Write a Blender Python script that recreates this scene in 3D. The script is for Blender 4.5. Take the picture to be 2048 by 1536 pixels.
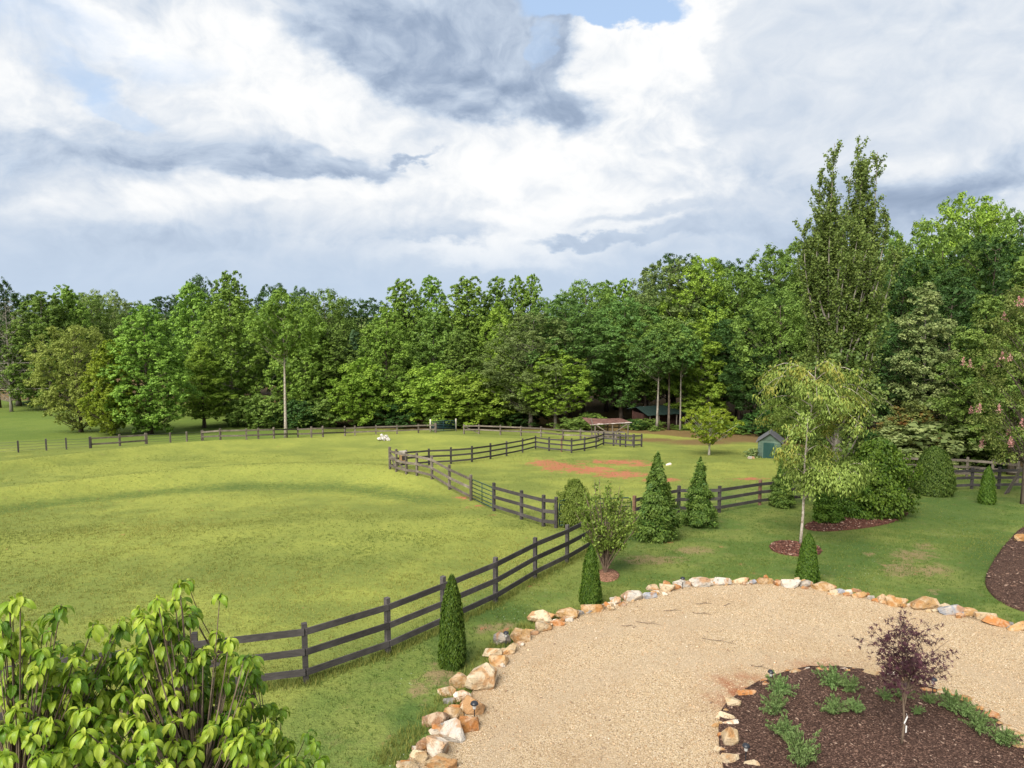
import bpy, bmesh, math
import numpy as np
from mathutils import Vector, Matrix, Euler
from mathutils.geometry import delaunay_2d_cdt

for _o in list(bpy.data.objects):
    bpy.data.objects.remove(_o)
SC = bpy.context.scene
COL = SC.collection

# ------------------------------------------------------------------ camera
CZ = 8.0
PITCH = math.radians(5.69)
FPX = 24.0 / 36.0 * 2048.0
cam_data = bpy.data.cameras.new('camera')
cam_data.lens = 24.0
cam_data.sensor_width = 36.0
cam_data.clip_start = 0.1
cam_data.clip_end = 30000.0
cam = bpy.data.objects.new('camera', cam_data)
cam.location = (0, 0, CZ)
cam.rotation_euler = (math.pi / 2 - PITCH, 0, 0)
COL.objects.link(cam)
SC.camera = cam
SC.view_settings.view_transform = 'Standard'
SC.view_settings.look = 'None'
SC.view_settings.gamma = 1.0
SC.view_settings.use_curve_mapping = False
SC.view_settings.exposure = 0.9
SC.cycles.max_bounces = 6
SC.cycles.diffuse_bounces = 3
SC.cycles.glossy_bounces = 2
SC.cycles.transmission_bounces = 3
SC.cycles.transparent_max_bounces = 4
SC.cycles.use_denoising = True

CT, ST = math.cos(PITCH), math.sin(PITCH)


def ray(px, py):
    a = (px - 1024.0) / FPX
    b = -(py - 768.0) / FPX
    return np.array((a, CT + b * ST, -ST + b * CT))


# ------------------------------------------------------------------ world
SUN_EL, SUN_AZ = math.radians(44), math.radians(208)     # azimuth clockwise from +Y
world = bpy.data.worlds.new('World')
SC.world = world
world.use_nodes = True
WN, WL = world.node_tree.nodes, world.node_tree.links
WN.clear()


def wnode(t, **kw):
    n = WN.new(t)
    for k, v in kw.items():
        setattr(n, k, v)
    return n


def wmath(op, a, b=None, c=None, clamp=False):
    n = WN.new('ShaderNodeMath')
    n.operation = op
    n.use_clamp = clamp
    for i, v in enumerate((a, b, c)):
        if v is None:
            continue
        if isinstance(v, (int, float)):
            n.inputs[i].default_value = v
        else:
            WL.new(v, n.inputs[i])
    return n.outputs[0]


def wvec(op, a, b=None, c=None):
    n = WN.new('ShaderNodeVectorMath')
    n.operation = op
    for i, v in enumerate((a, b, c)):
        if v is None:
            continue
        if isinstance(v, (tuple, list)):
            n.inputs[i].default_value = v
        else:
            WL.new(v, n.inputs[i])
    return n.outputs[0]


def wnoise(vec, scale, detail, rough=0.55, col=False, dist=0.0):
    n = WN.new('ShaderNodeTexNoise')
    n.noise_dimensions = '3D'
    n.inputs['Scale'].default_value = scale
    n.inputs['Detail'].default_value = detail
    n.inputs['Roughness'].default_value = rough
    n.inputs['Distortion'].default_value = dist
    WL.new(vec, n.inputs['Vector'])
    return n.outputs['Color' if col else 'Fac']


def wsmooth(v, lo, hi):
    n = WN.new('ShaderNodeMapRange')
    n.interpolation_type = 'SMOOTHSTEP'
    n.inputs['From Min'].default_value = lo
    n.inputs['From Max'].default_value = hi
    WL.new(v, n.inputs['Value'])
    return n.outputs[0]


def wmix(f, a, b):
    n = WN.new('ShaderNodeMix')
    n.data_type = 'RGBA'
    if isinstance(f, (int, float)):
        n.inputs['Factor'].default_value = f
    else:
        WL.new(f, n.inputs['Factor'])
    for s, v in (('A', a), ('B', b)):
        i = [q for q in n.inputs if q.name == s and q.type == 'RGBA'][0]
        if isinstance(v, tuple):
            i.default_value = v
        else:
            WL.new(v, i)
    return [q for q in n.outputs if q.type == 'RGBA'][0]


def lin(r, g, b):
    f = lambda c: (c / 255 / 12.92) if c / 255 <= 0.04045 else ((c / 255 + 0.055) / 1.055) ** 2.4
    return (f(r), f(g), f(b))


tc = wnode('ShaderNodeTexCoord')
sep = wnode('ShaderNodeSeparateXYZ')
WL.new(tc.outputs['Generated'], sep.inputs[0])
az = wmath('ARCTAN2', sep.outputs['X'], sep.outputs['Y'])
el = wmath('ARCSINE', sep.outputs['Z'])
cmb = wnode('ShaderNodeCombineXYZ')
WL.new(az, cmb.inputs[0])
WL.new(el, cmb.inputs[1])
P = cmb.outputs[0]
Pst = wvec('MULTIPLY', P, (1.0, 1.8, 1.0))
w1 = wvec('MULTIPLY_ADD', wvec('SUBTRACT', wnoise(Pst, 5.0, 3.0, 0.5, True), (0.5, 0.5, 0.5)), (0.16, 0.09, 0.0), P)
w2 = wvec('MULTIPLY_ADD', wvec('SUBTRACT', wnoise(Pst, 22.0, 5.0, 0.6, True), (0.5, 0.5, 0.5)), (0.06, 0.045, 0.0), w1)
Pw = w2
Pws = wvec('MULTIPLY', w1, (1.0, 1.7, 1.0))


def blob(px, py, rx, ry, soft, rot=0.0, vec=None):
    d = ray(px, py)
    d = d / np.linalg.norm(d)
    a, e = math.atan2(d[0], d[1]), math.asin(d[2])
    m = wnode('ShaderNodeMapping', vector_type='TEXTURE')
    m.inputs['Location'].default_value = (a, e, 0)
    m.inputs['Rotation'].default_value = (0, 0, math.radians(rot))
    m.inputs['Scale'].default_value = (rx / FPX, ry / FPX, 1)
    WL.new(vec if vec is not None else Pw, m.inputs['Vector'])
    g = wnode('ShaderNodeTexGradient', gradient_type='SPHERICAL')
    WL.new(m.outputs[0], g.inputs['Vector'])
    return wsmooth(g.outputs['Fac'], 0.0, soft)


# soft light and dark areas of the high deck: (x, y, rx, ry, softness, amount, rotation)
SHADE = [
    (960, 400, 260, 110, .9, .22, 0), (1120, 470, 330, 70, .9, .20, 5), (1060, 300, 260, 70, .9, .22, 10), (1220, 380, 330, 120, .9, .20, 0),
    (540, 200, 260, 100, .9, .22, -8), (400, 60, 220, 110, .9, .20, 0), (620, 100, 180, 130, .9, .18, 0), (740, 240, 240, 80, .9, .16, 0),
    (640, 395, 170, 40, .8, .28, 3), (250, 425, 220, 34, .8, .22, 4), (420, 400, 200, 26, .8, .12, 0), (850, 500, 330, 30, .8, .10, 0),
    (70, 170, 200, 60, .8, .12, 0), (40, 190, 160, 40, .8, .10, 0), (150, 20, 170, 24, .7, .18, -10), (240, 70, 100, 30, .7, .18, -15),
    (70, 275, 300, 60, .8, -.20, -6), (60, 470, 330, 36, .9, -.05, 0), (330, 472, 360, 24, .8, -.08, -4), (1000, 510, 200, 24, .6, .16, 0),
    (1930, 380, 260, 50, .8, -.22, 12), (1760, 440, 260, 60, .9, -.14, 10), (1560, 420, 260, 90, .9, -.08, 0), (2010, 250, 220, 90, .9, .08, 10), (1800, 315, 40, 40, .7, .2, 0),
    (2020, 430, 120, 30, .7, .25, 20),
]
BLUE = [
    (1215, 20, 180, 36, .5, .95, 0), (1085, 95, 30, 40, .6, .5, 0), (180, 150, 130, 56, .9, .62, -35), (230, 195, 110, 26, .5, .5, -25),
    (60, 30, 240, 90, .9, .5, 0), (330, 120, 170, 70, .9, .45, 0), (40, 330, 200, 60, .9, .30, 0),
]
acc = None
for (x, y, rx, ry, s, a, r) in SHADE:
    v = wmath('MULTIPLY', blob(x, y, rx * 1.25, ry * 1.25, s, r), a * .8)
    acc = v if acc is None else wmath('ADD', acc, v)
bl = None
for (x, y, rx, ry, s, a, r) in BLUE:
    v = wmath('MULTIPLY', blob(x, y, rx * 1.2, ry * 1.2, s, r), a)
    bl = v if bl is None else wmath('MAXIMUM', bl, v)
# general structure of the deck, everywhere on the dome
n1 = wmath('SUBTRACT', wnoise(Pws, 3.4, 7.0, 0.55), 0.5)
n2 = wmath('SUBTRACT', wnoise(Pws, 11.0, 6.0, 0.6), 0.5)
n3 = wmath('SUBTRACT', wnoise(Pst, 30.0, 6.0, 0.6), 0.5)
# relief: the same puffs sampled a little higher, so tops are lighter than bases
Prl = wvec('MULTIPLY', w1, (1.0, 1.25, 1.0))
rl_a = wnoise(Prl, 11.0, 8.0, 0.58)
rl_b = wnoise(wvec('ADD', Prl, (-0.010, 0.030, 0.0)), 11.0, 8.0, 0.58)
relief = wmath('SUBTRACT', rl_a, rl_b)
lowf = wsmooth(el, 0.02, 0.2)
s0 = wmath('MULTIPLY_ADD', lowf, 0.16, 0.43)
far_h = wmath('MULTIPLY_ADD', lowf, 0.75, 0.25)
tex = wmath('ADD', wmath('MULTIPLY', n1, 0.42), wmath('ADD', wmath('MULTIPLY', n2, 0.20), wmath('MULTIPLY', relief, 0.85)))
shade = wmath('ADD', wmath('ADD', s0, acc), wmath('MULTIPLY', tex, far_h))


def elev(y):
    d = ray(1024, y)
    return math.asin(d[2] / np.linalg.norm(d))


def layer(prev, blobs, lo, hi, y_top, y_base, s_top, s_base, ragged, grain, grow=1.25):
    """one bank of cloud laid over the deck: ragged outline, lighter top, darker base"""
    m = None
    for b_ in blobs:
        v = blob(b_[0], b_[1], b_[2] * grow, b_[3] * grow, 1.0, b_[4] if len(b_) > 4 else 0.0)
        m = v if m is None else wmath('ADD', m, v)
    m = wmath('ADD', m, wmath('ADD', wmath('MULTIPLY', n2, ragged), wmath('MULTIPLY', n3, ragged * .6)))
    mask = wsmooth(m, lo, hi)
    g_ = WN.new('ShaderNodeMapRange')
    WL.new(wmath('ADD', el, wmath('MULTIPLY', n2, .10)), g_.inputs[0])
    for k, q in enumerate((elev(y_base), elev(y_top), s_base, s_top)):
        g_.inputs[k + 1].default_value = q
    val = wmath('ADD', g_.outputs[0], wmath('ADD', wmath('MULTIPLY', relief, grain), wmath('MULTIPLY', n1, grain * .4)))
    inv = wmath('SUBTRACT', 1.0, mask)
    return wmath('ADD', wmath('MULTIPLY', prev, inv), wmath('MULTIPLY', val, mask))


# grey cumulus left of the middle, the row below it, and the streaks on the right
shade = layer(shade, [(480, 440, 200, 40, -4), (620, 435, 190, 46), (760, 445, 190, 46), (870, 470, 170, 34)], .15, 1.0, 395, 492, .76, .44, .6, .6)
shade = layer(shade, [(300, 312, 120, 40), (430, 305, 170, 60), (560, 318, 190, 48), (670, 335, 130, 30), (420, 268, 70, 40), (520, 275, 60, 34), (600, 290, 60, 30)], .12, .95, 245, 362, .84, .30, .7, .7)
shade = layer(shade, [(810, 320, 80, 12, 12)], .2, 1.1, 300, 330, .35, .30, .5, .3)
shade = layer(shade, [(1330, 418, 230, 22, 8), (1510, 405, 220, 24, 8), (1180, 490, 180, 17, 4), (1330, 468, 240, 24, 6), (1500, 450, 200, 28, 8)], .12, 1.1, 395, 500, .54, .36, .5, .4)
# brilliant cumulus beside the blue gap, grey mass to its right, dark base at the top
shade = layer(shade, [(1190, 95, 75, 62), (1265, 100, 110, 95), (1345, 80, 110, 90), (1430, 40, 100, 90), (1330, 180, 160, 110), (1240, 200, 110, 90), (1430, 150, 110, 90)], .16, .36, 0, 330, .98, .76, .5, 1.0)
shade = layer(shade, [(1760, 110, 380, 220), (1600, 40, 150, 130), (1900, 210, 320, 130, 15), (1560, 190, 160, 110)], .30, 1.0, 0, 330, .62, .60, .5, .5)
shade = layer(shade, [(690, 20, 210, 76), (860, 60, 230, 110), (990, 120, 200, 110), (1110, 205, 140, 72, -15), (1050, 50, 110, 120), (930, 215, 170, 60), (810, 130, 150, 60)], .10, 1.15, -40, 250, .40, .26, .7, .9)
shade = wmath('ADD', shade, 0.0, clamp=True)
ramp = wnode('ShaderNodeValToRGB')
WL.new(shade, ramp.inputs[0])
cr = ramp.color_ramp
stops = [(0.0, lin(122, 140, 166)), (0.25, lin(158, 174, 197)), (0.45, lin(192, 205, 222)), (0.62, lin(217, 224, 233)), (0.80, lin(240, 242, 244)), (1.0, (1.0, .99, .97))]
while len(cr.elements) < len(stops):
    cr.elements.new(0.5)
for e_, (p_, c_) in zip(cr.elements, stops):
    e_.position = p_
    e_.color = (*c_, 1)
# bluish rain haze near the horizon
sky = wnode('ShaderNodeTexSky', sky_type='NISHITA')
sky.sun_disc = False
sky.sun_elevation = SUN_EL
sky.sun_rotation = SUN_AZ
BG = 0.10
cloud = wvec('SCALE', ramp.outputs['Color'])
cloud.node.inputs['Scale'].default_value = 0.58 / BG
hz = wsmooth(el, 0.16, 0.0)
cloud2 = wmix(wmath('MULTIPLY', hz, 0.70), cloud, tuple(c * 0.58 / BG for c in lin(190, 208, 229)) + (1,))
clear = wmix(0.65, sky.outputs['Color'], tuple(c * .58 / BG for c in lin(190, 215, 246)) + (1,))
bmask = wsmooth(wmath('ADD', wmath('ADD', bl, wmath('MULTIPLY', n2, 0.5)), wmath('MULTIPLY', n1, 0.35)), 0.22, 0.85)
skycol = wmix(bmask, cloud2, clear)
bg = wnode('ShaderNodeBackground')
bg.inputs['Strength'].default_value = BG
WL.new(skycol, bg.inputs['Color'])
wout = wnode('ShaderNodeOutputWorld')
WL.new(bg.outputs[0], wout.inputs[0])
world.cycles.sampling_method = 'MANUAL'
world.cycles.sample_map_resolution = 512

# ------------------------------------------------------------------ sun
sun_data = bpy.data.lights.new('sun', 'SUN')
sun_data.energy = 4.0
sun_data.angle = math.radians(42)
sun_data.color = (1.0, 0.95, 0.86)
sun = bpy.data.objects.new('sun', sun_data)
sdir = Vector((math.sin(SUN_AZ) * math.cos(SUN_EL), math.cos(SUN_AZ) * math.cos(SUN_EL), math.sin(SUN_EL)))
sun.rotation_euler = sdir.to_track_quat('Z', 'Y').to_euler()
sun.location = sdir * 60
COL.objects.link(sun)


# ------------------------------------------------------------------ helpers
def tag(o, label=None, cat=None, group=None, kind=None):
    if label:
        o['label'] = label
    if cat:
        o['category'] = cat
    if group:
        o['group'] = group
    if kind:
        o['kind'] = kind
    return o


def empty(name, loc, rz=0.0, scale=(1, 1, 1)):
    o = bpy.data.objects.new(name, None)
    o.empty_display_size = 0.3
    o.location = loc
    o.rotation_euler = (0, 0, rz)
    o.scale = scale
    COL.objects.link(o)
    return o


def link(name, me, mat=None, parent=None):
    o = bpy.data.objects.new(name, me)
    if mat is not None and not me.materials:
        me.materials.append(mat)
    COL.objects.link(o)
    if parent is not None:
        o.parent = parent
    return o


def mesh_np(name, V, F, attrs=None, smooth=False):
    V = np.ascontiguousarray(V, dtype=np.float32)
    F = np.ascontiguousarray(F, dtype=np.int32)
    me = bpy.data.meshes.new(name)
    n, k = F.shape
    me.vertices.add(len(V))
    me.vertices.foreach_set('co', V.ravel())
    me.loops.add(n * k)
    me.loops.foreach_set('vertex_index', F.ravel())
    me.polygons.add(n)
    me.polygons.foreach_set('loop_start', np.arange(0, n * k, k, dtype=np.int32))
    me.polygons.foreach_set('loop_total', np.full(n, k, dtype=np.int32))
    if smooth:
        me.polygons.foreach_set('use_smooth', np.ones(n, dtype=bool))
    for key, val in (attrs or {}).items():
        at = me.attributes.new(key, 'FLOAT', 'POINT')
        at.data.foreach_set('value', np.ascontiguousarray(val, dtype=np.float32))
    me.update(calc_edges=True)
    return me


def mesh_bm(name, bm, smooth=False):
    me = bpy.data.meshes.new(name)
    bm.to_mesh(me)
    bm.free()
    if smooth:
        for p in me.polygons:
            p.use_smooth = True
    return me


class Geo:
    """collects tubes and boxes into one mesh"""
    def __init__(self):
        self.v, self.f, self.n = [], [], 0

    def add(self, V, F):
        self.v.append(np.asarray(V, float))
        self.f += [tuple(i + self.n for i in f) for f in F]
        self.n += len(V)

    def tube(self, pts, rad, sides=6, cap=True):
        pts = np.asarray(pts, float)
        n = len(pts)
        rad = np.full(n, rad) if np.isscalar(rad) else np.asarray(rad)
        tang = np.gradient(pts, axis=0)
        tang /= np.linalg.norm(tang, axis=1)[:, None] + 1e-9
        ref = np.array((0, 0, 1.0)) if abs(tang[0, 2]) < 0.9 else np.array((1.0, 0, 0))
        V = []
        for i in range(n):
            s = np.cross(tang[i], ref)
            s /= np.linalg.norm(s) + 1e-9
            u = np.cross(s, tang[i])
            for k in range(sides):
                a = 2 * math.pi * k / sides
                V.append(pts[i] + rad[i] * (math.cos(a) * s + math.sin(a) * u))
        F = []
        for i in range(n - 1):
            for k in range(sides):
                k2 = (k + 1) % sides
                F.append((i * sides + k, i * sides + k2, (i + 1) * sides + k2, (i + 1) * sides + k))
        if cap:
            F.append(tuple(range(sides))[::-1])
            F.append(tuple((n - 1) * sides + k for k in range(sides)))
        self.add(V, F)

    def box(self, c, s, rz=0.0):
        c = np.asarray(c, float)
        h = np.asarray(s, float) / 2
        V = np.array([(x, y, z) for x in (-1, 1) for y in (-1, 1) for z in (-1, 1)]) * h
        ca, sa = math.cos(rz), math.sin(rz)
        V = np.stack([V[:, 0] * ca - V[:, 1] * sa, V[:, 0] * sa + V[:, 1] * ca, V[:, 2]], 1) + c
        self.add(V, [(0, 1, 3, 2), (4, 6, 7, 5), (0, 4, 5, 1), (2, 3, 7, 6), (0, 2, 6, 4), (1, 5, 7, 3)])

    def beam(self, a, b, w, h, side=None):
        """board from a to b (centre line), w thick across, h high; ends vertical"""
        a, b = np.asarray(a, float), np.asarray(b, float)
        d = b - a
        s = np.array((-d[1], d[0], 0))
        ln = np.linalg.norm(s)
        s = s / ln if ln > 1e-6 else np.array((1.0, 0, 0))
        u = np.array((0, 0, 1.0))
        if abs(d[2]) > 1.5 * ln:
            u = np.cross(d / np.linalg.norm(d), s)
        V = []
        for p in (a, b):
            for sx in (-1, 1):
                for sz in (-1, 1):
                    V.append(p + s * sx * w / 2 + u * sz * h / 2)
        self.add(V, [(0, 1, 3, 2), (4, 6, 7, 5), (0, 4, 5, 1), (2, 3, 7, 6), (0, 2, 6, 4), (1, 5, 7, 3)])

    def mesh(self, name, smooth=False):
        me = bpy.data.meshes.new(name)
        me.from_pydata(np.concatenate(self.v).tolist(), [], self.f)
        bm = bmesh.new()
        bm.from_mesh(me)
        bmesh.ops.recalc_face_normals(bm, faces=bm.faces)
        bm.to_mesh(me)
        bm.free()
        if smooth:
            for p in me.polygons:
                p.use_smooth = True
        return me

    def build(self, name, mat, parent=None, smooth=False):
        return link(name, self.mesh(name, smooth), mat, parent)


def unit(v):
    return v / (np.linalg.norm(v, axis=-1, keepdims=True) + 1e-9)


# ------------------------------------------------------------------ materials
def new_mat(name):
    m = bpy.data.materials.new(name)
    m.use_nodes = True
    nt = m.node_tree
    nt.nodes.clear()
    return m, nt.nodes, nt.links


class MB:
    """small helper around a material's node tree"""
    def __init__(self, name):
        self.m, self.N, self.L = new_mat(name)

    def n(self, t, **kw):
        nd = self.N.new(t)
        for k, v in kw.items():
            setattr(nd, k, v)
        return nd

    def set(self, inp, v):
        if isinstance(v, (int, float)):
            inp.default_value = v
        elif isinstance(v, (tuple, list)):
            inp.default_value = tuple(v) + ((1,) if inp.type == 'RGBA' and len(v) == 3 else ())
        else:
            self.L.new(v, inp)

    def math(self, op, a, b=None, c=None, clamp=False):
        nd = self.n('ShaderNodeMath', operation=op, use_clamp=clamp)
        for i, v in enumerate((a, b, c)):
            if v is not None:
                self.set(nd.inputs[i], v)
        return nd.outputs[0]

    def mix(self, f, a, b, blend='MIX'):
        nd = self.n('ShaderNodeMix', data_type='RGBA', blend_type=blend)
        self.set(nd.inputs[0], f)
        self.set(nd.inputs[6], a)
        self.set(nd.inputs[7], b)
        return nd.outputs[2]

    def coord(self, kind='Object', scale=None):
        o = self.n('ShaderNodeTexCoord').outputs[kind] if kind != 'World' else self.n('ShaderNodeNewGeometry').outputs['Position']
        if scale:
            mp = self.n('ShaderNodeMapping')
            mp.inputs['Scale'].default_value = scale
            self.L.new(o, mp.inputs[0])
            o = mp.outputs[0]
        return o

    def noise(self, vec, scale, detail=3, rough=0.55, dist=0.0, out='Fac'):
        nd = self.n('ShaderNodeTexNoise')
        self.L.new(vec, nd.inputs['Vector'])
        nd.inputs['Scale'].default_value = scale
        nd.inputs['Detail'].default_value = detail
        nd.inputs['Roughness'].default_value = rough
        nd.inputs['Distortion'].default_value = dist
        return nd.outputs[out]

    def vor(self, vec, scale, out='Color', feature='F1', rnd=1.0):
        nd = self.n('ShaderNodeTexVoronoi', feature=feature)
        self.L.new(vec, nd.inputs['Vector'])
        nd.inputs['Scale'].default_value = scale
        nd.inputs['Randomness'].default_value = rnd
        return nd.outputs[out]

    def ss(self, v, lo, hi, a=0.0, b=1.0):
        nd = self.n('ShaderNodeMapRange', interpolation_type='SMOOTHSTEP')
        self.set(nd.inputs[0], v)
        for i, q in zip((1, 2, 3, 4), (lo, hi, a, b)):
            nd.inputs[i].default_value = q
        return nd.outputs[0]

    def attr(self, name):
        return self.n('ShaderNodeAttribute', attribute_name=name).outputs['Fac']

    def ramp(self, f, stops):
        nd = self.n('ShaderNodeValToRGB')
        self.L.new(f, nd.inputs[0])
        e = nd.color_ramp.elements
        while len(e) < len(stops):
            e.new(0.5)
        for q, (p, c) in zip(e, stops):
            q.position = p
            q.color = (*c, 1)
        return nd.outputs[0]

    def bump(self, h, strength=0.5, dist=0.02):
        nd = self.n('ShaderNodeBump')
        nd.inputs['Strength'].default_value = strength
        nd.inputs['Distance'].default_value = dist
        self.L.new(h, nd.inputs['Height'])
        return nd.outputs[0]

    def finish(self, col, rough=0.7, bump=None, spec=0.3, metal=0.0, translucent=0.0, tcol=None):
        p = self.n('ShaderNodeBsdfPrincipled')
        self.set(p.inputs['Base Color'], col)
        self.set(p.inputs['Roughness'], rough)
        p.inputs['Specular IOR Level'].default_value = spec
        p.inputs['Metallic'].default_value = metal
        if bump is not None:
            self.L.new(bump, p.inputs['Normal'])
        out = self.n('ShaderNodeOutputMaterial')
        sh = p.outputs[0]
        if translucent > 0:
            t = self.n('ShaderNodeBsdfTranslucent')
            self.set(t.inputs['Color'], tcol if tcol is not None else col)
            mx = self.n('ShaderNodeMixShader')
            mx.inputs[0].default_value = translucent
            self.L.new(sh, mx.inputs[1])
            self.L.new(t.outputs[0], mx.inputs[2])
            sh = mx.outputs[0]
        self.L.new(sh, out.inputs[0])
        return self.m


def foliage(name, dark, light, accent=None, acc_amt=0.0, rough=0.55, trans=0.36, var=0.25):
    b = MB(name)
    t = b.attr('tint')
    col = b.mix(t, dark, light)
    if accent is not None:
        n = b.noise(b.coord('Object'), 0.5, 2)
        k = b.math('MULTIPLY', b.ss(b.math('ADD', n, b.math('MULTIPLY', t, 0.25)), 0.62, 0.78), acc_amt)
        col = b.mix(k, col, accent)
    rnd = b.n('ShaderNodeObjectInfo').outputs['Random']
    hs = b.n('ShaderNodeHueSaturation')
    b.set(hs.inputs['Hue'], b.math('MULTIPLY_ADD', rnd, 0.012, 0.492))
    b.set(hs.inputs['Value'], b.math('MULTIPLY_ADD', rnd, var, 1 - var * 0.5))
    hs.inputs['Saturation'].default_value = 1.0
    b.L.new(col, hs.inputs['Color'])
    return b.finish(hs.outputs[0], rough, None, 0.25, 0, trans)


def wood(name, c1, c2, scale=(2, 2, 14), rough=0.85):
    b = MB(name)
    co = b.coord('Object', scale)
    n = b.noise(co, 3.0, 5, 0.65)
    n2 = b.noise(b.coord('World'), 1.3, 4, 0.6)
    col = b.mix(b.ss(n, 0.3, 0.7), c1, c2)
    col = b.mix(b.math('MULTIPLY', b.ss(n2, 0.45, 0.75), 0.6), col, tuple(min(1, x * 1.7) for x in c2))
    rnd = b.n('ShaderNodeObjectInfo').outputs['Random']
    hs = b.n('ShaderNodeHueSaturation')
    b.set(hs.inputs['Value'], b.math('MULTIPLY_ADD', rnd, .55, .75))
    b.L.new(col, hs.inputs['Color'])
    return b.finish(hs.outputs[0], rough, b.bump(n, 0.4, 0.01), 0.2)


def bark(name, c1, c2, sc=5.0, stretch=0.25):
    b = MB(name)
    co = b.coord('Object', (1, 1, stretch))
    n = b.noise(co, sc, 5, 0.7)
    col = b.mix(b.ss(n, 0.35, 0.65), c1, c2)
    return b.finish(col, 0.9, b.bump(n, 0.7, 0.03), 0.1)


M = {}
M['fence'] = wood('fence_wood', (0.038, 0.034, 0.034), (0.068, 0.060, 0.058))
M['fence_grey'] = wood('weathered_fence_wood', (0.075, 0.060, 0.048), (0.16, 0.135, 0.11))
M['fence_red'] = wood('bare_post_wood', (0.10, 0.055, 0.035), (0.19, 0.11, 0.075))
M['pale_wood'] = wood('pale_post', (0.30, 0.27, 0.22), (0.45, 0.41, 0.35))
M['bark'] = bark('bark_brown', (0.06, 0.045, 0.035), (0.15, 0.12, 0.095))
M['bark_grey'] = bark('bark_grey', (0.14, 0.12, 0.10), (0.30, 0.27, 0.23))
M['bark_pale'] = bark('bark_pale', (0.20, 0.16, 0.12), (0.46, 0.41, 0.35), 9.0, 0.8)
M['twig'] = bark('twig_bark', (0.10, 0.07, 0.05), (0.20, 0.15, 0.11), 12, 0.3)

# ------------------------------------------------------------------ terrain
RNG = np.random.default_rng(7)


def softplus(x):
    return np.where(x > 20, x, np.log1p(np.exp(np.minimum(x, 20))))


def vnoise(x, y, s, seed=0):
    """cheap smooth value noise, -1..1"""
    x = np.asarray(x, float) / s
    y = np.asarray(y, float) / s
    xi, yi = np.floor(x).astype(np.int64), np.floor(y).astype(np.int64)
    fx, fy = x - xi, y - yi
    fx, fy = fx * fx * (3 - 2 * fx), fy * fy * (3 - 2 * fy)

    def h(a, b):
        v = np.sin(a * 127.1 + b * 311.7 + seed * 74.7) * 43758.5453
        return (v - np.floor(v)) * 2 - 1
    return (h(xi, yi) * (1 - fx) + h(xi + 1, yi) * fx) * (1 - fy) + (h(xi, yi + 1) * (1 - fx) + h(xi + 1, yi + 1) * fx) * fy


def sstep(x, a, b):
    t = np.clip((x - a) / (b - a), 0, 1)
    return t * t * (3 - 2 * t)


def base_z(y):
    d = 7.95 + 0.09 * softplus((y - 16.5) / 1.6) * 1.6
    d = d - 0.06 * softplus((y - 100) / 6.0) * 6.0
    d = d - 0.03 * softplus((y - 320) / 20.0) * 20.0
    return CZ - d


# crest lines of the grassed terraces in the left meadow: y as a function of x
def _line(pts):
    out = []
    for (px, py) in pts:
        d = ray(px, py)
        ts = np.arange(5, 200, .05)
        k = int(np.argmax(CZ + d[2] * ts - base_z(d[1] * ts) < 0))
        out.append((d[0] * ts[k], d[1] * ts[k]))
    out = sorted(out)
    ax, ay = [q[0] for q in out], [q[1] for q in out]
    ax, ay = [-120] + ax + [40], [ay[0] - 6] + ay + [ay[-1] - 4]
    xf = np.arange(-120, 40.1, .5)
    yf = np.convolve(np.pad(np.interp(xf, ax, ay), 8, mode='edge'), np.ones(17) / 17, 'valid')
    return lambda x: np.interp(x, xf, yf)


crest1 = _line([(-200, 1035), (0, 1008), (150, 988), (300, 968), (450, 957), (600, 951), (750, 955), (850, 966), (940, 985)])
crest2 = _line([(-200, 1100), (0, 1092), (200, 1090), (400, 1078), (600, 1064), (800, 1054), (950, 1052)])
crest3 = _line([(-200, 970), (0, 940), (200, 913), (400, 895), (600, 886), (800, 882), (1000, 886)])


def crests(x, y):
    left = sstep(x, 1.5, -7)
    far = sstep(x, 6, -6)
    a = np.exp(-((y - crest1(x)) / np.where(y < crest1(x), 2.6, 3.4)) ** 2) * left * 0.75
    b = np.exp(-((y - crest2(x)) / np.where(y < crest2(x), 3.0, 2.4)) ** 2) * left * 0.32
    c = np.exp(-((y - crest3(x)) / 3.5) ** 2) * far * 0.6
    return a, b, c


def ground_z(x, y):
    x = np.asarray(x, float)
    y = np.asarray(y, float)
    a, b, c = crests(x, y)
    amp = sstep(y, 18, 40)
    z = base_z(y) + a + b + c
    z = z + vnoise(x, y, 9.0, 1) * 0.10 * amp + vnoise(x, y, 3.1, 2) * 0.025 * sstep(y, 12, 22)
    return z


def hit(px, py, zf=ground_z):
    d = ray(px, py)
    ts = np.concatenate([np.arange(2, 60, 0.25), np.arange(60, 400, 1.0)])
    zz = CZ + d[2] * ts - zf(d[0] * ts, d[1] * ts)
    i = int(np.argmax(zz < 0))
    if zz[i] >= 0:
        i = len(ts) - 1
    lo, hi = ts[max(i - 1, 0)], ts[i]
    for _ in range(30):
        mid = (lo + hi) / 2
        if CZ + d[2] * mid - float(zf(d[0] * mid, d[1] * mid)) < 0:
            hi = mid
        else:
            lo = mid
    return np.array((d[0] * hi, d[1] * hi, float(zf(d[0] * hi, d[1] * hi))))


def at_y(px, y):
    d = ray(px, 700)
    x = d[0] / d[1] * y
    return np.array((x, y, float(ground_z(x, y))))


def z_at(py, y, px=1024):
    d = ray(px, py)
    return CZ + d[2] / d[1] * y


def flat0(x, y):
    return np.zeros_like(np.asarray(x, float))


def resample(pts, step):
    pts = np.asarray(pts, float)
    nxt = np.roll(pts, -1, 0)
    out = []
    for p, q in zip(pts, nxt):
        n = max(1, int(np.linalg.norm(q - p) / step))
        for k in range(n):
            out.append(p + (q - p) * k / n)
    return np.array(out)


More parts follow.
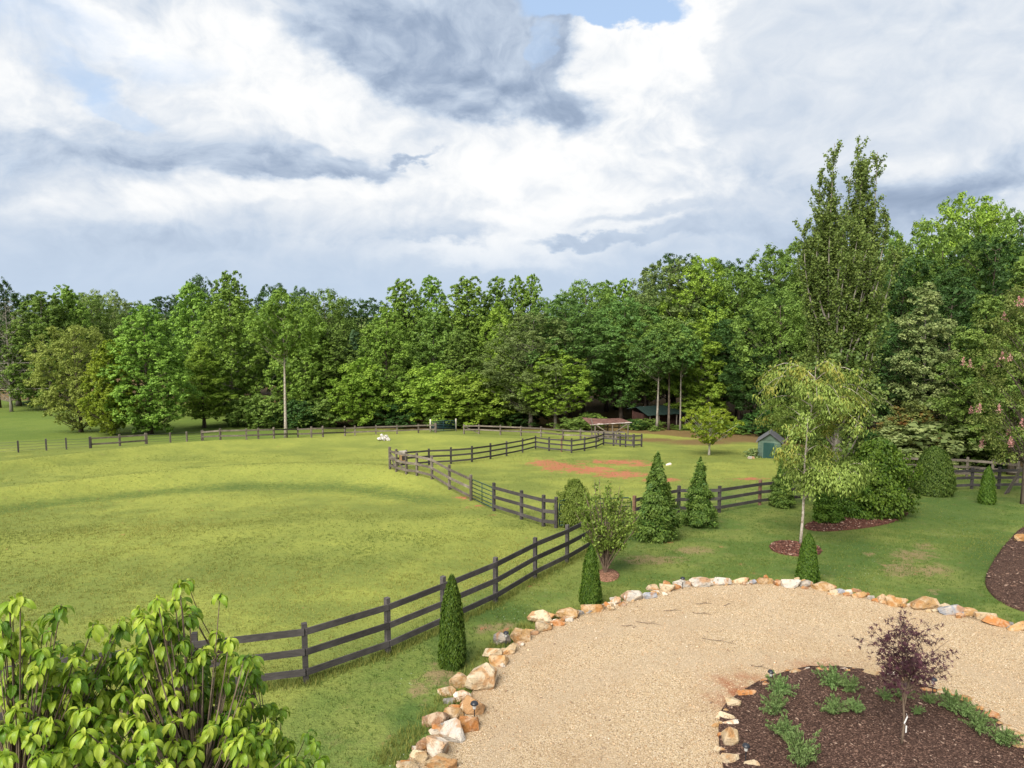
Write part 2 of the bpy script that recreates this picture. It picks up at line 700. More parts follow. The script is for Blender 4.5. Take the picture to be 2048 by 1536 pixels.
def smooth_closed(pts, it=2):
    pts = np.asarray(pts, float)
    for _ in range(it):                       # Chaikin
        nxt = np.roll(pts, -1, 0)
        pts = np.stack([pts * 0.75 + nxt * 0.25, pts * 0.25 + nxt * 0.75], 1).reshape(-1, 2)
    return pts


def inside(x, y, poly):
    x, y = np.asarray(x, float), np.asarray(y, float)
    r = np.zeros(x.shape, bool)
    for (x1, y1), (x2, y2) in zip(poly, np.roll(poly, -1, 0)):
        c = ((y1 > y) != (y2 > y)) & (x < (x2 - x1) * (y - y1) / (y2 - y1 + 1e-12) + x1)
        r ^= c
    return r


def sheet(poly, spacing, zf, skirt=0.0):
    poly = np.asarray(poly)
    lo, hi = poly.min(0), poly.max(0)
    gx, gy = np.meshgrid(np.arange(lo[0], hi[0], spacing), np.arange(lo[1], hi[1], spacing))
    gx = gx.ravel() + RNG.uniform(-.3, .3, gx.size) * spacing
    gy = gy.ravel() + RNG.uniform(-.3, .3, gy.size) * spacing
    k = inside(gx, gy, poly)
    pts = [Vector(p) for p in poly] + [Vector((a, b)) for a, b in zip(gx[k], gy[k])]
    n = len(poly)
    v, e, f, *_ = delaunay_2d_cdt(pts, [(i, (i + 1) % n) for i in range(n)], [], 1, 1e-5)
    V = np.array([(p[0], p[1]) for p in v])
    V = np.column_stack([V, zf(V[:, 0], V[:, 1])])
    F = [tuple(q) for q in f]
    bm = bmesh.new()
    bv = [bm.verts.new(p) for p in V]
    for q in F:
        bm.faces.new([bv[i] for i in q])
    bmesh.ops.recalc_face_normals(bm, faces=bm.faces)
    if sum(fc.normal.z for fc in bm.faces) < 0:
        bmesh.ops.reverse_faces(bm, faces=bm.faces)
    if skirt > 0:
        edges = [ed for ed in bm.edges if ed.is_boundary]
        r = bmesh.ops.extrude_edge_only(bm, edges=edges)
        for g in r['geom']:
            if isinstance(g, bmesh.types.BMVert):
                g.co.z -= skirt
    return bm


def px_poly(pts, zf=ground_z):
    return np.array([hit(x, y, zf)[:2] for x, y in pts])


DRIVE_EDGE = [(800, 1540), (835, 1500), (885, 1455), (930, 1405), (968, 1355), (1005, 1310), (1045, 1275), (1085, 1252), (1130, 1236), (1185, 1222), (1225, 1208), (1270, 1197),
              (1330, 1179), (1365, 1173), (1420, 1168), (1500, 1166), (1560, 1167), (1610, 1170), (1660, 1182), (1710, 1190), (1770, 1203), (1850, 1216),
              (1910, 1228), (1975, 1243), (2048, 1262)]
drive_front = px_poly(DRIVE_EDGE, flat0)
last = drive_front[-1]
drive_poly = np.concatenate([drive_front, [last + (2.5, -1.4), last + (4.2, -3.6), last + (4.6, -7), last + (3.0, -11), (6.0, 3.0), (1.5, 3.5), (-1.6, 6.0), (-2.1, 9.0)]])
drive_poly = smooth_closed(drive_poly, 1)
ISLAND = [(1440, 1536), (1436, 1440), (1452, 1412), (1490, 1388), (1530, 1366), (1600, 1343), (1690, 1342), (1760, 1350), (1850, 1376), (1900, 1392), (1975, 1432), (2035, 1475), (2075, 1536)]
isl = px_poly(ISLAND, flat0)
isl_poly = smooth_closed(np.concatenate([isl, [isl[-1] + (0.1, -1.4), (6.4, 8.2), (4.6, 8.2), isl[0] + (0.05, -1.3)]]), 1)

# beds in the lawn (pixel ellipses in the photograph -> ground)
bed_shrub = smooth_closed(px_poly([(1604, 1052), (1640, 1040), (1700, 1030), (1790, 1022), (1822, 1024), (1800, 1042), (1740, 1056), (1660, 1064), (1618, 1062)]), 2)
bed_birch = smooth_closed(px_poly([(1534, 1092), (1560, 1082), (1610, 1084), (1645, 1098), (1640, 1112), (1590, 1114), (1550, 1106)]), 2)
bed_right = smooth_closed(px_poly([(2120, 1040), (2045, 1050), (2010, 1090), (1985, 1130), (1966, 1165), (1985, 1195), (2020, 1215), (2060, 1228), (2130, 1240), (2220, 1180)]), 2)
bed_bush = smooth_closed(px_poly([(1196, 1143), (1215, 1137), (1240, 1146), (1236, 1160), (1212, 1166), (1192, 1158)]), 2)


def grow(a, b, first, ratio):
    out, s, v = [], first, a
    while abs(v) < abs(b):
        v = v + s * (1 if b > a else -1)
        s *= ratio
        out.append(v)
    return out


xs = np.arange(-36, 36.01, 0.36)
xs = np.array(sorted(grow(-36, -9000, 0.5, 1.18)) + list(xs) + grow(36, 9000, 0.5, 1.18))
ys = np.concatenate([[-60, -30, -15, -8, -4, 0, 2, 4], np.arange(6, 50, 0.36), np.arange(50, 110, 0.7), grow(110, 12000, 0.9, 1.16)])
GX, GY = np.meshgrid(xs, ys)
gx, gy = GX.ravel(), GY.ravel()
gz = ground_z(gx, gy)
in_drive = inside(gx, gy, drive_poly)
gz = np.where(in_drive, np.minimum(gz, 0.0) - 0.12, gz)
nx, ny = len(xs), len(ys)
idx = np.arange(nx * ny).reshape(ny, nx)
GF = np.stack([idx[:-1, :-1], idx[:-1, 1:], idx[1:, 1:], idx[1:, :-1]], -1).reshape(-1, 4)


def spots(px_list):
    """sum of soft ellipses given in photograph pixels, evaluated on the ground"""
    out = np.zeros_like(gx)
    for (px, py, rx, ry) in px_list:
        c = hit(px, py)
        ex = abs(hit(px + rx, py)[0] - c[0])
        ey = abs(hit(px, py - ry)[1] - hit(px, py + ry)[1]) / 2
        sl = (c[0]) / c[1]
        xx = gx - c[0] - (gy - c[1]) * sl
        q = np.exp(-((xx / ex) ** 2 + ((gy - c[1]) / ey) ** 2))
        out = np.maximum(out, q)
    return out


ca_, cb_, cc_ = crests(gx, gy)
a_crest_lit = np.clip(ca_ / .75 * 0.95 + cb_ / .32 * .6 + cc_ / .6 * .7, 0, 1)  # lit look of the crests, painted into the grass colour
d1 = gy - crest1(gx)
swale = np.exp(-((d1 + 4.6) / 2.0) ** 2) * sstep(gx, 2, -6)  # shade on the slope below the first crest, painted as darker green
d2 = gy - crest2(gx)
swale2 = np.exp(-((d2 + 5.5) / 2.4) ** 2) * sstep(gx, 1, -6) * .6  # the same painted slope shade below the second crest
fence_x = np.interp(gy, [10, 14, 16, 18.5, 21, 24, 27, 30, 34, 40, 60], [-7, -4.5, -3.2, -2.0, -.5, .9, 2.2, 3.6, 6, 14, 30])
lawn = sstep(gx - fence_x, -2.5, 3.5) * sstep(gy, 46, 40)
lush_shade = np.clip(0.70 * swale + swale2 * .6 + spots([(1900, 1020, 170, 50), (1700, 1100, 90, 50), (1980, 1110, 80, 70), (1880, 1200, 130, 26), (900, 1300, 60, 90), (820, 1440, 60, 60),
                                             (1270, 1075, 60, 12), (1410, 1056, 60, 10), (1660, 1140, 120, 26), (1240, 1130, 50, 14), (1010, 1230, 110, 30)]) * 0.9, 0, 1)  # painted shade of swales, trees and shrubs, plus some deeper green grass
soil = spots([(1120, 933, 52, 10), (1090, 926, 40, 9), (1180, 940, 60, 9), (1240, 949, 60, 8), (1230, 924, 70, 6), (1280, 930, 40, 4), (1320, 960, 40, 5), (1500, 957, 40, 3)])
soil = np.maximum(soil, 0.55 * spots([(1060, 1165, 36, 8), (1000, 1262, 30, 12), (612, 1372, 30, 9), (950, 1015, 22, 8), (930, 995, 20, 8), (1315, 1084, 30, 5), (1810, 945, 40, 12), (985, 1030, 14, 5)]))
bare = spots([(1800, 1138, 48, 20), (1846, 1092, 30, 8), (1825, 1110, 60, 14), (1866, 1183, 22, 6), (1740, 1108, 18, 6), (1870, 1140, 50, 14), (1390, 1100, 50, 10), (1300, 1120, 80, 12), (880, 1345, 40, 26), (990, 1255, 60, 14), (840, 1380, 30, 30)]) * 0.85
for p_, hgt in ((1, 1),):
    pass
wood_edge = np.interp(gx, [-200, -70, -45, -30, -10, 0, 8, 16, 24, 30, 36, 60], [132, 132, 100, 86, 82, 84, 80, 76, 66, 54, 47, 45])
litter = sstep(gy - wood_edge, -2.5, 3)
litter = np.maximum(litter, spots([(1400, 884, 110, 9), (1310, 880, 60, 6), (1480, 878, 60, 9), (1560, 880, 60, 10)]) * .9)
litter = np.where((gx < -28) & (gy < 126), 0, litter) * sstep(gy, 260, 180)
field = sstep(gy, 60, 72) * sstep(gx, -18, -28)
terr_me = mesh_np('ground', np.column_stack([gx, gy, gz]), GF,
                  dict(dry=a_crest_lit, lush_shade=lush_shade, soil=soil, bare=bare, litter=litter, lawn=lawn, field=field), smooth=True)


def ground_material():
    b = MB('grass_ground')
    w = b.coord('World')
    big = b.noise(w, 0.07, 4, 0.55)
    mid = b.noise(w, 0.45, 5, 0.6)
    sm = b.noise(w, 3.2, 5, 0.7)
    fine = b.noise(w, 17.0, 3, 0.7)
    blade = b.noise(w, 45.0, 2, 0.6)
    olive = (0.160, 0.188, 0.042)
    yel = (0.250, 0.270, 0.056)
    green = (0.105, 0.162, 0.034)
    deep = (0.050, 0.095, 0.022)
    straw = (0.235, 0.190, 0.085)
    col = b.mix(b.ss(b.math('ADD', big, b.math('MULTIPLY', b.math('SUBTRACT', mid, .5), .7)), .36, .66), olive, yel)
    col = b.mix(b.math('MULTIPLY', b.attr('dry'), .75), col, (0.275, 0.292, 0.060))  # paints the crests lighter, as if lit
    col = b.mix(b.math('MULTIPLY', b.ss(sm, .42, .68), .26), col, green)
    gl = b.mix(b.ss(mid, .38, .62), (0.062, 0.118, 0.026), (0.138, 0.172, 0.044))
    gl = b.mix(b.math('MULTIPLY', b.ss(b.noise(w, 1.6, 6, .72), .50, .68), .5), gl, (0.175, 0.165, 0.060))
    col = b.mix(b.math('MULTIPLY', b.attr('field'), .7), col, (0.085, 0.14, 0.024))
    col = b.mix(b.math('MULTIPLY', b.attr('lawn'), .72), col, gl)
    lu = b.ss(b.math('ADD', b.attr('lush_shade'), b.math('MULTIPLY', b.math('SUBTRACT', sm, .5), .8)), .25, .9)
    col = b.mix(b.math('MULTIPLY', lu, .75), col, deep)  # dark green carries the painted shade and the greener patches
    dead = b.ss(b.math('ADD', b.noise(w, 1.1, 5, .7), b.math('MULTIPLY', b.attr('lawn'), .02)), .60, .78)
    col = b.mix(b.math('MULTIPLY', dead, .35), col, straw)
    ba = b.ss(b.math('ADD', b.attr('bare'), b.math('MULTIPLY', b.math('SUBTRACT', sm, .5), 1.5)), .32, .78)
    col = b.mix(b.math('MULTIPLY', ba, .75), col, (0.25, 0.175, 0.095))
    li = b.ss(b.math('ADD', b.attr('litter'), b.math('MULTIPLY', b.math('SUBTRACT', sm, .5), .9)), .35, .8)
    col = b.mix(b.math('MULTIPLY', li, .8), col, b.mix(sm, (0.10, 0.052, 0.030), (0.20, 0.105, 0.055)))
    so = b.ss(b.math('ADD', b.attr('soil'), b.math('MULTIPLY', b.math('SUBTRACT', b.noise(w, 1.6, 6, .75), .5), 3.0)), .42, .74)
    col = b.mix(so, col, b.mix(mid, (0.32, 0.115, 0.058), (0.41, 0.17, 0.092)))
    # blade-scale speckle
    sp = b.math('MULTIPLY_ADD', b.math('ADD', fine, blade), .55, .45)
    col = b.mix(1.0, col, b.math('MULTIPLY_ADD', b.math('SUBTRACT', sp, 1.0), 1.4, 1.0), 'MULTIPLY')
    # clover heads in the lawn
    cl = b.vor(w, 7.0, 'Distance')
    clm = b.math('MULTIPLY', b.ss(cl, .13, .07), b.math('MULTIPLY', b.attr('lawn'), b.ss(b.noise(w, .35, 3), .47, .62)))
    col = b.mix(b.math('MULTIPLY', clm, .75), col, (0.55, 0.56, 0.48))
    h = b.math('ADD', b.math('MULTIPLY', sm, 1.2), b.math('ADD', b.math('MULTIPLY', fine, .8), b.math('MULTIPLY', blade, .35)))
    return b.finish(col, .9, b.bump(h, .9, .06), .1)


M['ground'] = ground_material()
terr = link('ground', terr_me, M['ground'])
tag(terr, kind='structure')


# gravel driveway
def gravel_z(x, y):
    return 0.03 + vnoise(x, y, 2.2, 5) * 0.025 + vnoise(x, y, .6, 6) * 0.012


def gravel_material():
    b = MB('gravel')
    w = b.coord('World')
    v = b.n('ShaderNodeTexVoronoi')
    b.L.new(w, v.inputs['Vector'])
    v.inputs['Scale'].default_value = 66
    sep_ = b.n('ShaderNodeSeparateColor')
    b.L.new(v.outputs['Color'], sep_.inputs[0])
    c = b.ramp(sep_.outputs[0], [(0, (.15, .10, .06)), (.12, (.37, .255, .15)), (.4, (.545, .395, .235)), (.75, (.64, .485, .30)), (1, (.77, .65, .49))])
    big = b.noise(w, .5, 5, .6)
    c = b.mix(b.math('MULTIPLY', b.ss(big, .4, .7), .35), c, (.40, .26, .145))
    tr = b.noise(b.coord('World', (1, .35, 1)), .8, 4, .6)
    c = b.mix(b.math('MULTIPLY', b.ss(tr, .52, .72), .3), c, (.56, .44, .31))
    rr_ = b.n('ShaderNodeVectorMath', operation='DISTANCE')
    b.L.new(w, rr_.inputs[0])
    rr_.inputs[1].default_value = (4.9, 9.6, 0)
    wob = b.math('ADD', rr_.outputs['Value'], b.math('MULTIPLY', b.noise(w, .6, 3), 1.2))
    trk = b.math('SUBTRACT', 1.0, b.math('MINIMUM', b.ss(b.math('ABSOLUTE', b.math('SUBTRACT', wob, 6.3)), .15, .6), b.ss(b.math('ABSOLUTE', b.math('SUBTRACT', wob, 8.1)), .15, .6)))
    c = b.mix(b.math('MULTIPLY', trk, .38), c, (.52, .40, .27))
    gr = b.noise(w, 1.7, 6, .75)
    c = b.mix(b.math('MULTIPLY', b.ss(gr, .62, .74), .45), c, (.20, .16, .14))
    rd = b.math('MULTIPLY', b.attr('red'), b.ss(b.noise(w, 2.2, 5, .7), .35, .65))
    c = b.mix(rd, c, (.33, .10, .04))
    d = b.math('SUBTRACT', 1.0, v.outputs['Distance'])
    h = b.math('ADD', d, b.math('MULTIPLY', b.noise(w, 60, 2), .4))
    return b.finish(c, .92, b.bump(h, 1.0, .03), .1)


M['gravel'] = gravel_material()
bm = sheet(resample(drive_poly, .35), .35, gravel_z, .6)
bm.verts.ensure_lookup_table()
gv = np.array([v.co for v in bm.verts])
red = np.zeros(len(gv))
for (px, py, rx, ry) in [(1480, 1372, 60, 22), (1420, 1480, 14, 60), (1640, 1338, 90, 8), (1450, 1400, 40, 16), (1760, 1342, 60, 6)]:
    c = hit(px, py, flat0)
    ex = abs(hit(px + rx, py, flat0)[0] - c[0])
    ey = abs(hit(px, py - ry, flat0)[1] - hit(px, py + ry, flat0)[1]) / 2
    red = np.maximum(red, np.exp(-(((gv[:, 0] - c[0]) / ex) ** 2 + ((gv[:, 1] - c[1]) / ey) ** 2)))
drive_me = mesh_bm('gravel_driveway', bm, True)
at = drive_me.attributes.new('red', 'FLOAT', 'POINT')
at.data.foreach_set('value', red.astype(np.float32))
tag(link('gravel_driveway', drive_me, M['gravel']), kind='structure')


def mulch_material(name, a, c):
    b = MB(name)
    w = b.coord('World', (1, 1.6, 1))
    v = b.vor(w, 40, 'Color')
    s_ = b.n('ShaderNodeSeparateColor')
    b.L.new(v, s_.inputs[0])
    col = b.ramp(s_.outputs[0], [(0, tuple(q * .5 for q in a)), (.5, a), (.85, c), (1, tuple(min(1, q * 2.2) for q in c))])
    n = b.noise(w, 14, 4, .7)
    return b.finish(col, .95, b.bump(n, 1.0, .05), .1)


M['mulch'] = mulch_material('mulch', (.060, .034, .026), (.105, .062, .046))
M['mulch_red'] = mulch_material('red_mulch', (.085, .036, .026), (.13, .058, .042))
M['red_soil'] = mulch_material('red_soil', (.20, .10, .06), (.28, .15, .10))


def mound(zf, poly, h):
    c = np.mean(poly, 0)
    r = np.linalg.norm(np.asarray(poly) - c, axis=1).mean()

    def f(x, y):
        q = np.clip(1 - np.hypot(x - c[0], y - c[1]) / (r * 1.15), 0, 1)
        return zf(x, y) + .03 + h * q + vnoise(x, y, .35, 9) * .02
    return f


isl_z = mound(gravel_z, isl_poly, .16)
tag(link('mulch_island', mesh_bm('mulch_island', sheet(resample(isl_poly, .25), .22, isl_z, .15), True), M['mulch']), kind='structure')
for nm, pl, mt, hh in (('mulch_bed', bed_shrub, 'mulch_red', .12), ('mulch_ring', bed_birch, 'mulch_red', .08), ('mulch_bed', bed_right, 'mulch', .1), ('soil_ring', bed_bush, 'red_soil', .06)):
    tag(link(nm, mesh_bm(nm, sheet(resample(pl, .3), .3, mound(ground_z, pl, hh), .12), True), M[mt]), kind='structure')

# distant hills, kilometres away
hx = np.linspace(-9000, 9000, 240)
rows = []
for yy, k in ((7000, 0), (7600, .75), (8300, 1.0), (9500, .2), (10500, 0)):
    hh = 60 + 90 * vnoise(hx, hx * 0 + yy * 0, 1500, 3) + 45 * vnoise(hx, hx * 0, 500, 4)
    rows.append(np.column_stack([hx, hx * 0 + yy, -60 + hh * k]))
HV = np.concatenate(rows)
hi_ = np.arange(len(HV)).reshape(5, -1)
HF = np.stack([hi_[:-1, :-1], hi_[:-1, 1:], hi_[1:, 1:], hi_[1:, :-1]], -1).reshape(-1, 4)
b_ = MB('wooded_hill')
M['hill'] = b_.finish(b_.mix(b_.noise(b_.coord('World'), .004, 4), (.05, .08, .05), (.08, .11, .06)), .9)
tag(link('hills', mesh_np('hills', HV, HF, smooth=True), M['hill']), kind='structure')
# ------------------------------------------------------------------ leaves and trees
def leaf_quads(Pc, Nn, L, W, tint, rng, fold=0.25, axis=None):
    """diamond shaped folded leaves; returns V, F, tint-per-vertex"""
    n = len(Pc)
    Nn = unit(Nn)
    r = rng.normal(size=(n, 3)) if axis is None else axis + rng.normal(size=(n, 3)) * 0.35
    t = unit(r - Nn * np.sum(r * Nn, 1, keepdims=True))
    s = np.cross(Nn, t)
    L = (L * rng.uniform(.7, 1.25, n))[:, None]
    W = (W * rng.uniform(.7, 1.25, n))[:, None]
    V = np.stack([Pc - t * L * .5, Pc + s * W * .5 + Nn * W * fold - t * L * .05, Pc + t * L * .5 - Nn * L * .12, Pc - s * W * .5 + Nn * W * fold - t * L * .05], 1).reshape(-1, 3)
    F = np.arange(n * 4).reshape(n, 4)
    return V, F, np.repeat(np.clip(tint, 0, 1), 4)


class Leaves:
    def __init__(self, seed):
        self.rng = np.random.default_rng(seed)
        self.V, self.F, self.T, self.n = [], [], [], 0

    def add(self, Pc, Nn, L, W, tint, fold=0.25, axis=None):
        V, F, T = leaf_quads(np.asarray(Pc), np.asarray(Nn), L, W, np.asarray(tint), self.rng, fold, axis)
        self.V.append(V)
        self.F.append(F + self.n)
        self.T.append(T)
        self.n += len(V)

    def mesh(self, name):
        return mesh_np(name, np.concatenate(self.V), np.concatenate(self.F), dict(tint=np.concatenate(self.T)))


def sphere_dirs(n, rng):
    return unit(rng.normal(size=(n, 3)))


def crown_tree(seed, H=20.0, base=.15, R=5.0, profile=None, nclump=80, rc=1.25, tufts=11, per=15, L=.34, W=.24, flat=.75,
               up=.5, trunk_r=.28, bare=0.0, tuft_s=.30, spread=1.0, lean=0.0, stems=1):
    """trunk + limbs mesh and crown mesh of one broadleaf tree, standing on the origin"""
    rng = np.random.default_rng(seed)
    if H > 12 and bare == 0:
        L, W, per = L * .72, W * .74, int(per * 1.3)
        nclump, rc, tufts = int(nclump * 2.0), rc * .72, max(6, int(tufts * .72))
    lv = Leaves(seed + 1)
    g = Geo()
    wob = lambda t: np.array((math.sin(t * 3 + seed) * .25 * t, math.cos(t * 2.3 + seed) * .25 * t, 0)) * R / 5
    zs = np.linspace(0, .93, 9)
    for st in range(stems):
        off = np.array((math.cos(st * 2.4 + seed), math.sin(st * 2.4 + seed), 0)) * (0.18 * (stems > 1))
        tp = np.array([(wob(t) + off * (1 + 5 * t)) + (0, 0, t * H) for t in zs])
        g.tube(tp, trunk_r * (1 - .93 * zs ** .9) * np.where(zs == 0, 1.35, 1) / (1 + .3 * (stems > 1)), 8)
    ga = 2.39996
    # heights weighted by profile area
    tt = np.linspace(0, 1, 200)
    pr = np.array([profile(t) for t in tt])
    cdf = np.cumsum(pr ** 1.15 + .06)
    cdf /= cdf[-1]
    nl_ = 2 if H > 12 and bare == 0 else 1
    for i in range(nclump):
        inner = rng.random() < .24
        t = float(np.interp((i + rng.uniform(.1, .9)) / nclump, cdf, tt))
        a = i * ga + rng.normal() * .35
        lob = 1 + .14 * math.sin(3 * a + seed + t * 9) + .12 * math.sin(5 * a + seed * 2 - t * 14)
        rr = profile(t) * R * lob * (rng.uniform(.25, .6) if inner else rng.uniform(.78, 1.02)) * spread
        z = (base + (1 - base) * t) * H
        c = wob(z / H) + np.array((math.cos(a) * rr, math.sin(a) * rr, z))
        r = rc * rng.uniform(.7, 1.25) * (.65 + .35 * min(1, profile(t) * 1.6))
        # limb
        z0 = max(base * H * .8, z - rr * rng.uniform(.5, 1.0))
        p0 = wob(z0 / H) + (0, 0, z0)
        if rr > .8 and rng.random() < .75 / nl_:
            mid = (p0 + c) / 2 + (0, 0, -.08 * rr)
            r0 = trunk_r * .30 * (1 - .6 * z0 / H)
            g.tube(np.array([p0, mid, c]), [r0, r0 * .65, r0 * .25], 5, cap=False)
        k = max(4, int(tufts * rng.uniform(.75, 1.25)))
        d = sphere_dirs(k * 2, rng)
        outw = np.array((math.cos(a), math.sin(a), 0))
        sc = d @ (outw * .8 + (0, 0, .75))
        d = d[np.argsort(-sc + rng.normal(size=k * 2) * .35)][:k]
        tc_ = c + d * r * rng.uniform(.55, 1.05, (k, 1)) * (1, 1, flat)
        cl_t = rng.normal() * .14
        for q, dd in zip(tc_, d):
            if rng.random() < bare:
                continue
            m = max(4, int(per * rng.uniform(.7, 1.3)))
            ld = sphere_dirs(m, rng)
            pos = q + ld * r * tuft_s * rng.uniform(.3, 1.35, (m, 1)) * (1, 1, .8)
            nn = dd * .45 + ld * .7 + np.array((0, 0, up)) + rng.normal(size=(m, 3)) * .35
            lv.add(pos, nn, L, W, .45 + cl_t + rng.normal(size=m) * .22)
    # sparse inner leaves that close the crown
    m = nclump * 6 // nl_
    t = np.interp(rng.random(m), cdf, tt)
    a = rng.uniform(0, 2 * math.pi, m)
    rr = np.array([profile(q) for q in t]) * R * np.sqrt(rng.random(m)) * .72
    pos = np.column_stack([np.cos(a) * rr, np.sin(a) * rr, (base + (1 - base) * t) * H])
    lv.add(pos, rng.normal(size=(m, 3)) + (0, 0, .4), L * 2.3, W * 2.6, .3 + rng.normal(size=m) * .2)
    return g.mesh('trunk', True), lv.mesh('crown'), H, R


def prof_cone(t):        # tulip poplar: tall ovoid cone
    return .97 * max(.02, (math.sin(min(1, (t + .06) / .42) * math.pi / 2) ** .8) * (1 - max(0, (t - .30) / .70)) ** .50)


def prof_round(t):
    return max(.05, math.sqrt(max(0, 1 - ((t - .52) / .53) ** 2)))


def prof_broad(t):       # oak
    return max(.05, math.sin(min(1, (t + .05) / .5) * math.pi / 2) ** .6 * (1 - max(0, (t - .5) / .52)) ** .5)


def prof_slim(t):
    return max(.04, math.sin(min(1, (t + .08) / .3) * math.pi / 2) * (1 - max(0, (t - .25) / .77)) ** .8)


def prof_top(t):
    return max(.05, math.sin(max(0.03, min(1, t * 1.02)) * math.pi) ** .7)


def prof_layer(t):
    return max(.05, (1 - t) ** .55 * (.75 + .25 * math.sin(t * 28)) * min(1, .55 + t * 3))


G = {
    'tulip': ((.044, .085, .014), (.118, .180, .034), None),
    'mid': ((.038, .070, .015), (.096, .145, .032), None),
    'oak': ((.028, .058, .016), (.070, .118, .034), None),
    'olive': ((.044, .064, .022), (.108, .138, .050), None),
    'dark': ((.018, .042, .012), (.046, .085, .022), None),
    'gold': ((.085, .110, .020), (.200, .232, .052), None),
    'lime': ((.075, .115, .010), (.175, .215, .020), None),
    'fresh': ((.065, .115, .016), (.150, .215, .036), None),
    'pine': ((.024, .045, .022), (.060, .090, .045), None),
    'sage': ((.050, .080, .026), (.140, .175, .070), None),
    'autumn': ((.060, .085, .022), (.120, .150, .040), (.26, .10, .03)),
    'grey': ((.12, .11, .085), (.20, .19, .15), None),
    'poplar': ((.032, .054, .014), (.100, .125, .034), None),
    'cherry': ((.078, .120, .024), (.185, .245, .062), (.30, .27, .05)),
    'thuja': ((.022, .062, .008), (.090, .150, .018), None),
    'thuja2': ((.026, .066, .012), (.115, .170, .032), None),
    'globe': ((.022, .056, .007), (.085, .140, .016), None),
    'juniper': ((.060, .125, .036), (.200, .290, .105), None),
    'maple': ((.030, .012, .016), (.085, .032, .042), None),
    'myrtle': ((.045, .080, .020), (.120, .165, .045), None),
    'myrtle2': ((.034, .054, .014), (.100, .112, .034), None),
    'bush': ((.075, .120, .018), (.190, .250, .050), None),
}
BR = dict(tulip=(1.75, 1.6, 1.5), mid=(1.75, 1.6, 1.5), oak=(1.8, 1.7, 1.5), olive=(1.6, 1.55, 1.4), dark=(1.2, 1.2, 1.1), fresh=(1.6, 1.45, 1.3), pine=(1.6, 1.6, 1.5), thuja=(1.5, 1.45, 1.3), thuja2=(1.25, 1.2, 1.1), globe=(1.5, 1.45, 1.3), poplar=(1.65, 1.5, 1.45), gold=(1.4, 1.4, 1.3), lime=(1.4, 1.35, 1.2), sage=(2.1, 1.95, 1.8), myrtle=(1.6, 1.5, 1.3), myrtle2=(1.7, 1.6, 1.4), cherry=(1.5, 1.45, 1.3), autumn=(1.6, 1.5, 1.4), bush=(1.3, 1.3, 1.2), juniper=(1.2, 1.2, 1.1))
for k_, (d_, l_, a_) in G.items():
    d_, l_ = (tuple(q * w * g_ * (1.22 if k_ not in ('juniper', 'bush', 'thuja') else 1) for q, w, g_ in zip(c, BR.get(k_, (1, 1, 1)), (1.16, 1.26, 1.1) if k_ in ('tulip', 'mid', 'oak', 'olive', 'dark', 'pine', 'fresh', 'poplar', 'myrtle2', 'myrtle') else (1, 1, 1))) for c in (d_, l_))
    M[k_] = foliage('leaf_' + k_, d_, l_, a_, .8 if k_ in ('autumn', 'cherry') else 0)

PROTO = {
    'tulip_a': crown_tree(11, 20, .10, 5.2, prof_cone, 125, 1.15, 12, 15, .36, .28, flat=.95, up=.45),
    'tulip_b': crown_tree(23, 20, .12, 4.9, prof_cone, 118, 1.2, 11, 15, .38, .30, flat=1.0, up=.45),
    'tulip_c': crown_tree(37, 20, .20, 3.9, prof_cone, 90, 1.1, 11, 14, .36, .28, flat=1.0, up=.45),
    'round_a': crown_tree(41, 18, .20, 5.6, prof_round, 100, 1.45, 13, 15, .34, .24, flat=.7, up=.65),
    'round_b': crown_tree(53, 18, .24, 5.2, prof_round, 90, 1.5, 12, 15, .36, .24, flat=.62, up=.7),
    'oak_a': crown_tree(61, 20, .16, 5.6, prof_broad, 110, 1.4, 12, 15, .34, .24, flat=.68, up=.6),
    'oak_b': crown_tree(79, 20, .22, 5.0, prof_broad, 100, 1.35, 12, 15, .34, .22, flat=.7, up=.6),
    'layer_a': crown_tree(83, 19, .14, 5.0, prof_layer, 95, 1.35, 12, 15, .36, .24, flat=.42, up=.9),
    'round_low': crown_tree(43, 17, .05, 5.6, prof_round, 115, 1.4, 13, 15, .32, .22, flat=.7, up=.6),
    'tulip_low': crown_tree(13, 20, .04, 5.2, prof_cone, 135, 1.15, 12, 15, .36, .28, flat=.95, up=.45),
    'bush_a': crown_tree(97, 5, .02, 2.6, prof_round, 46, .75, 9, 12, .26, .18, flat=.75, up=.6, trunk_r=.07),
    'small_a': crown_tree(101, 9, .10, 3.2, prof_cone, 70, .85, 10, 14, .27, .17, flat=.55, up=.7, trunk_r=.14),
    'tall_a': crown_tree(113, 20, .56, 4.2, prof_top, 70, 1.2, 11, 13, .36, .26, flat=.85, up=.5, trunk_r=.22),
    'wispy_a': crown_tree(127, 19, .45, 4.0, prof_round, 44, 1.0, 8, 10, .34, .14, flat=.6, up=.4, trunk_r=.2),
    'bare_a': crown_tree(131, 17, .12, 4.6, prof_broad, 90, 1.2, 7, 5, .22, .07, flat=.8, up=.2, bare=.5, trunk_r=.25),
}


PN = {}


def place_tree(proto, mat, loc, H, width, rz, name, label, cat='tree', group=None, barkm='bark'):
    tm, cm, h0, r0 = PROTO[proto]
    o = empty(name, (loc[0], loc[1], loc[2] - .1), rz, (width / (2 * r0), width / (2 * r0), H / h0))
    tag(o, label, cat, group)
    for nm, me, mk in (('trunk', tm, barkm), ('crown', cm, mat)):
        key = (me.name, mk)
        if key not in PN:
            m2 = me if not me.materials else me.copy()
            if m2.materials:
                m2.materials.clear()
            m2.materials.append(M[mk])
            PN[key] = m2
        c = bpy.data.objects.new(nm, PN[key])
        COL.objects.link(c)
        c.parent = o
    return o


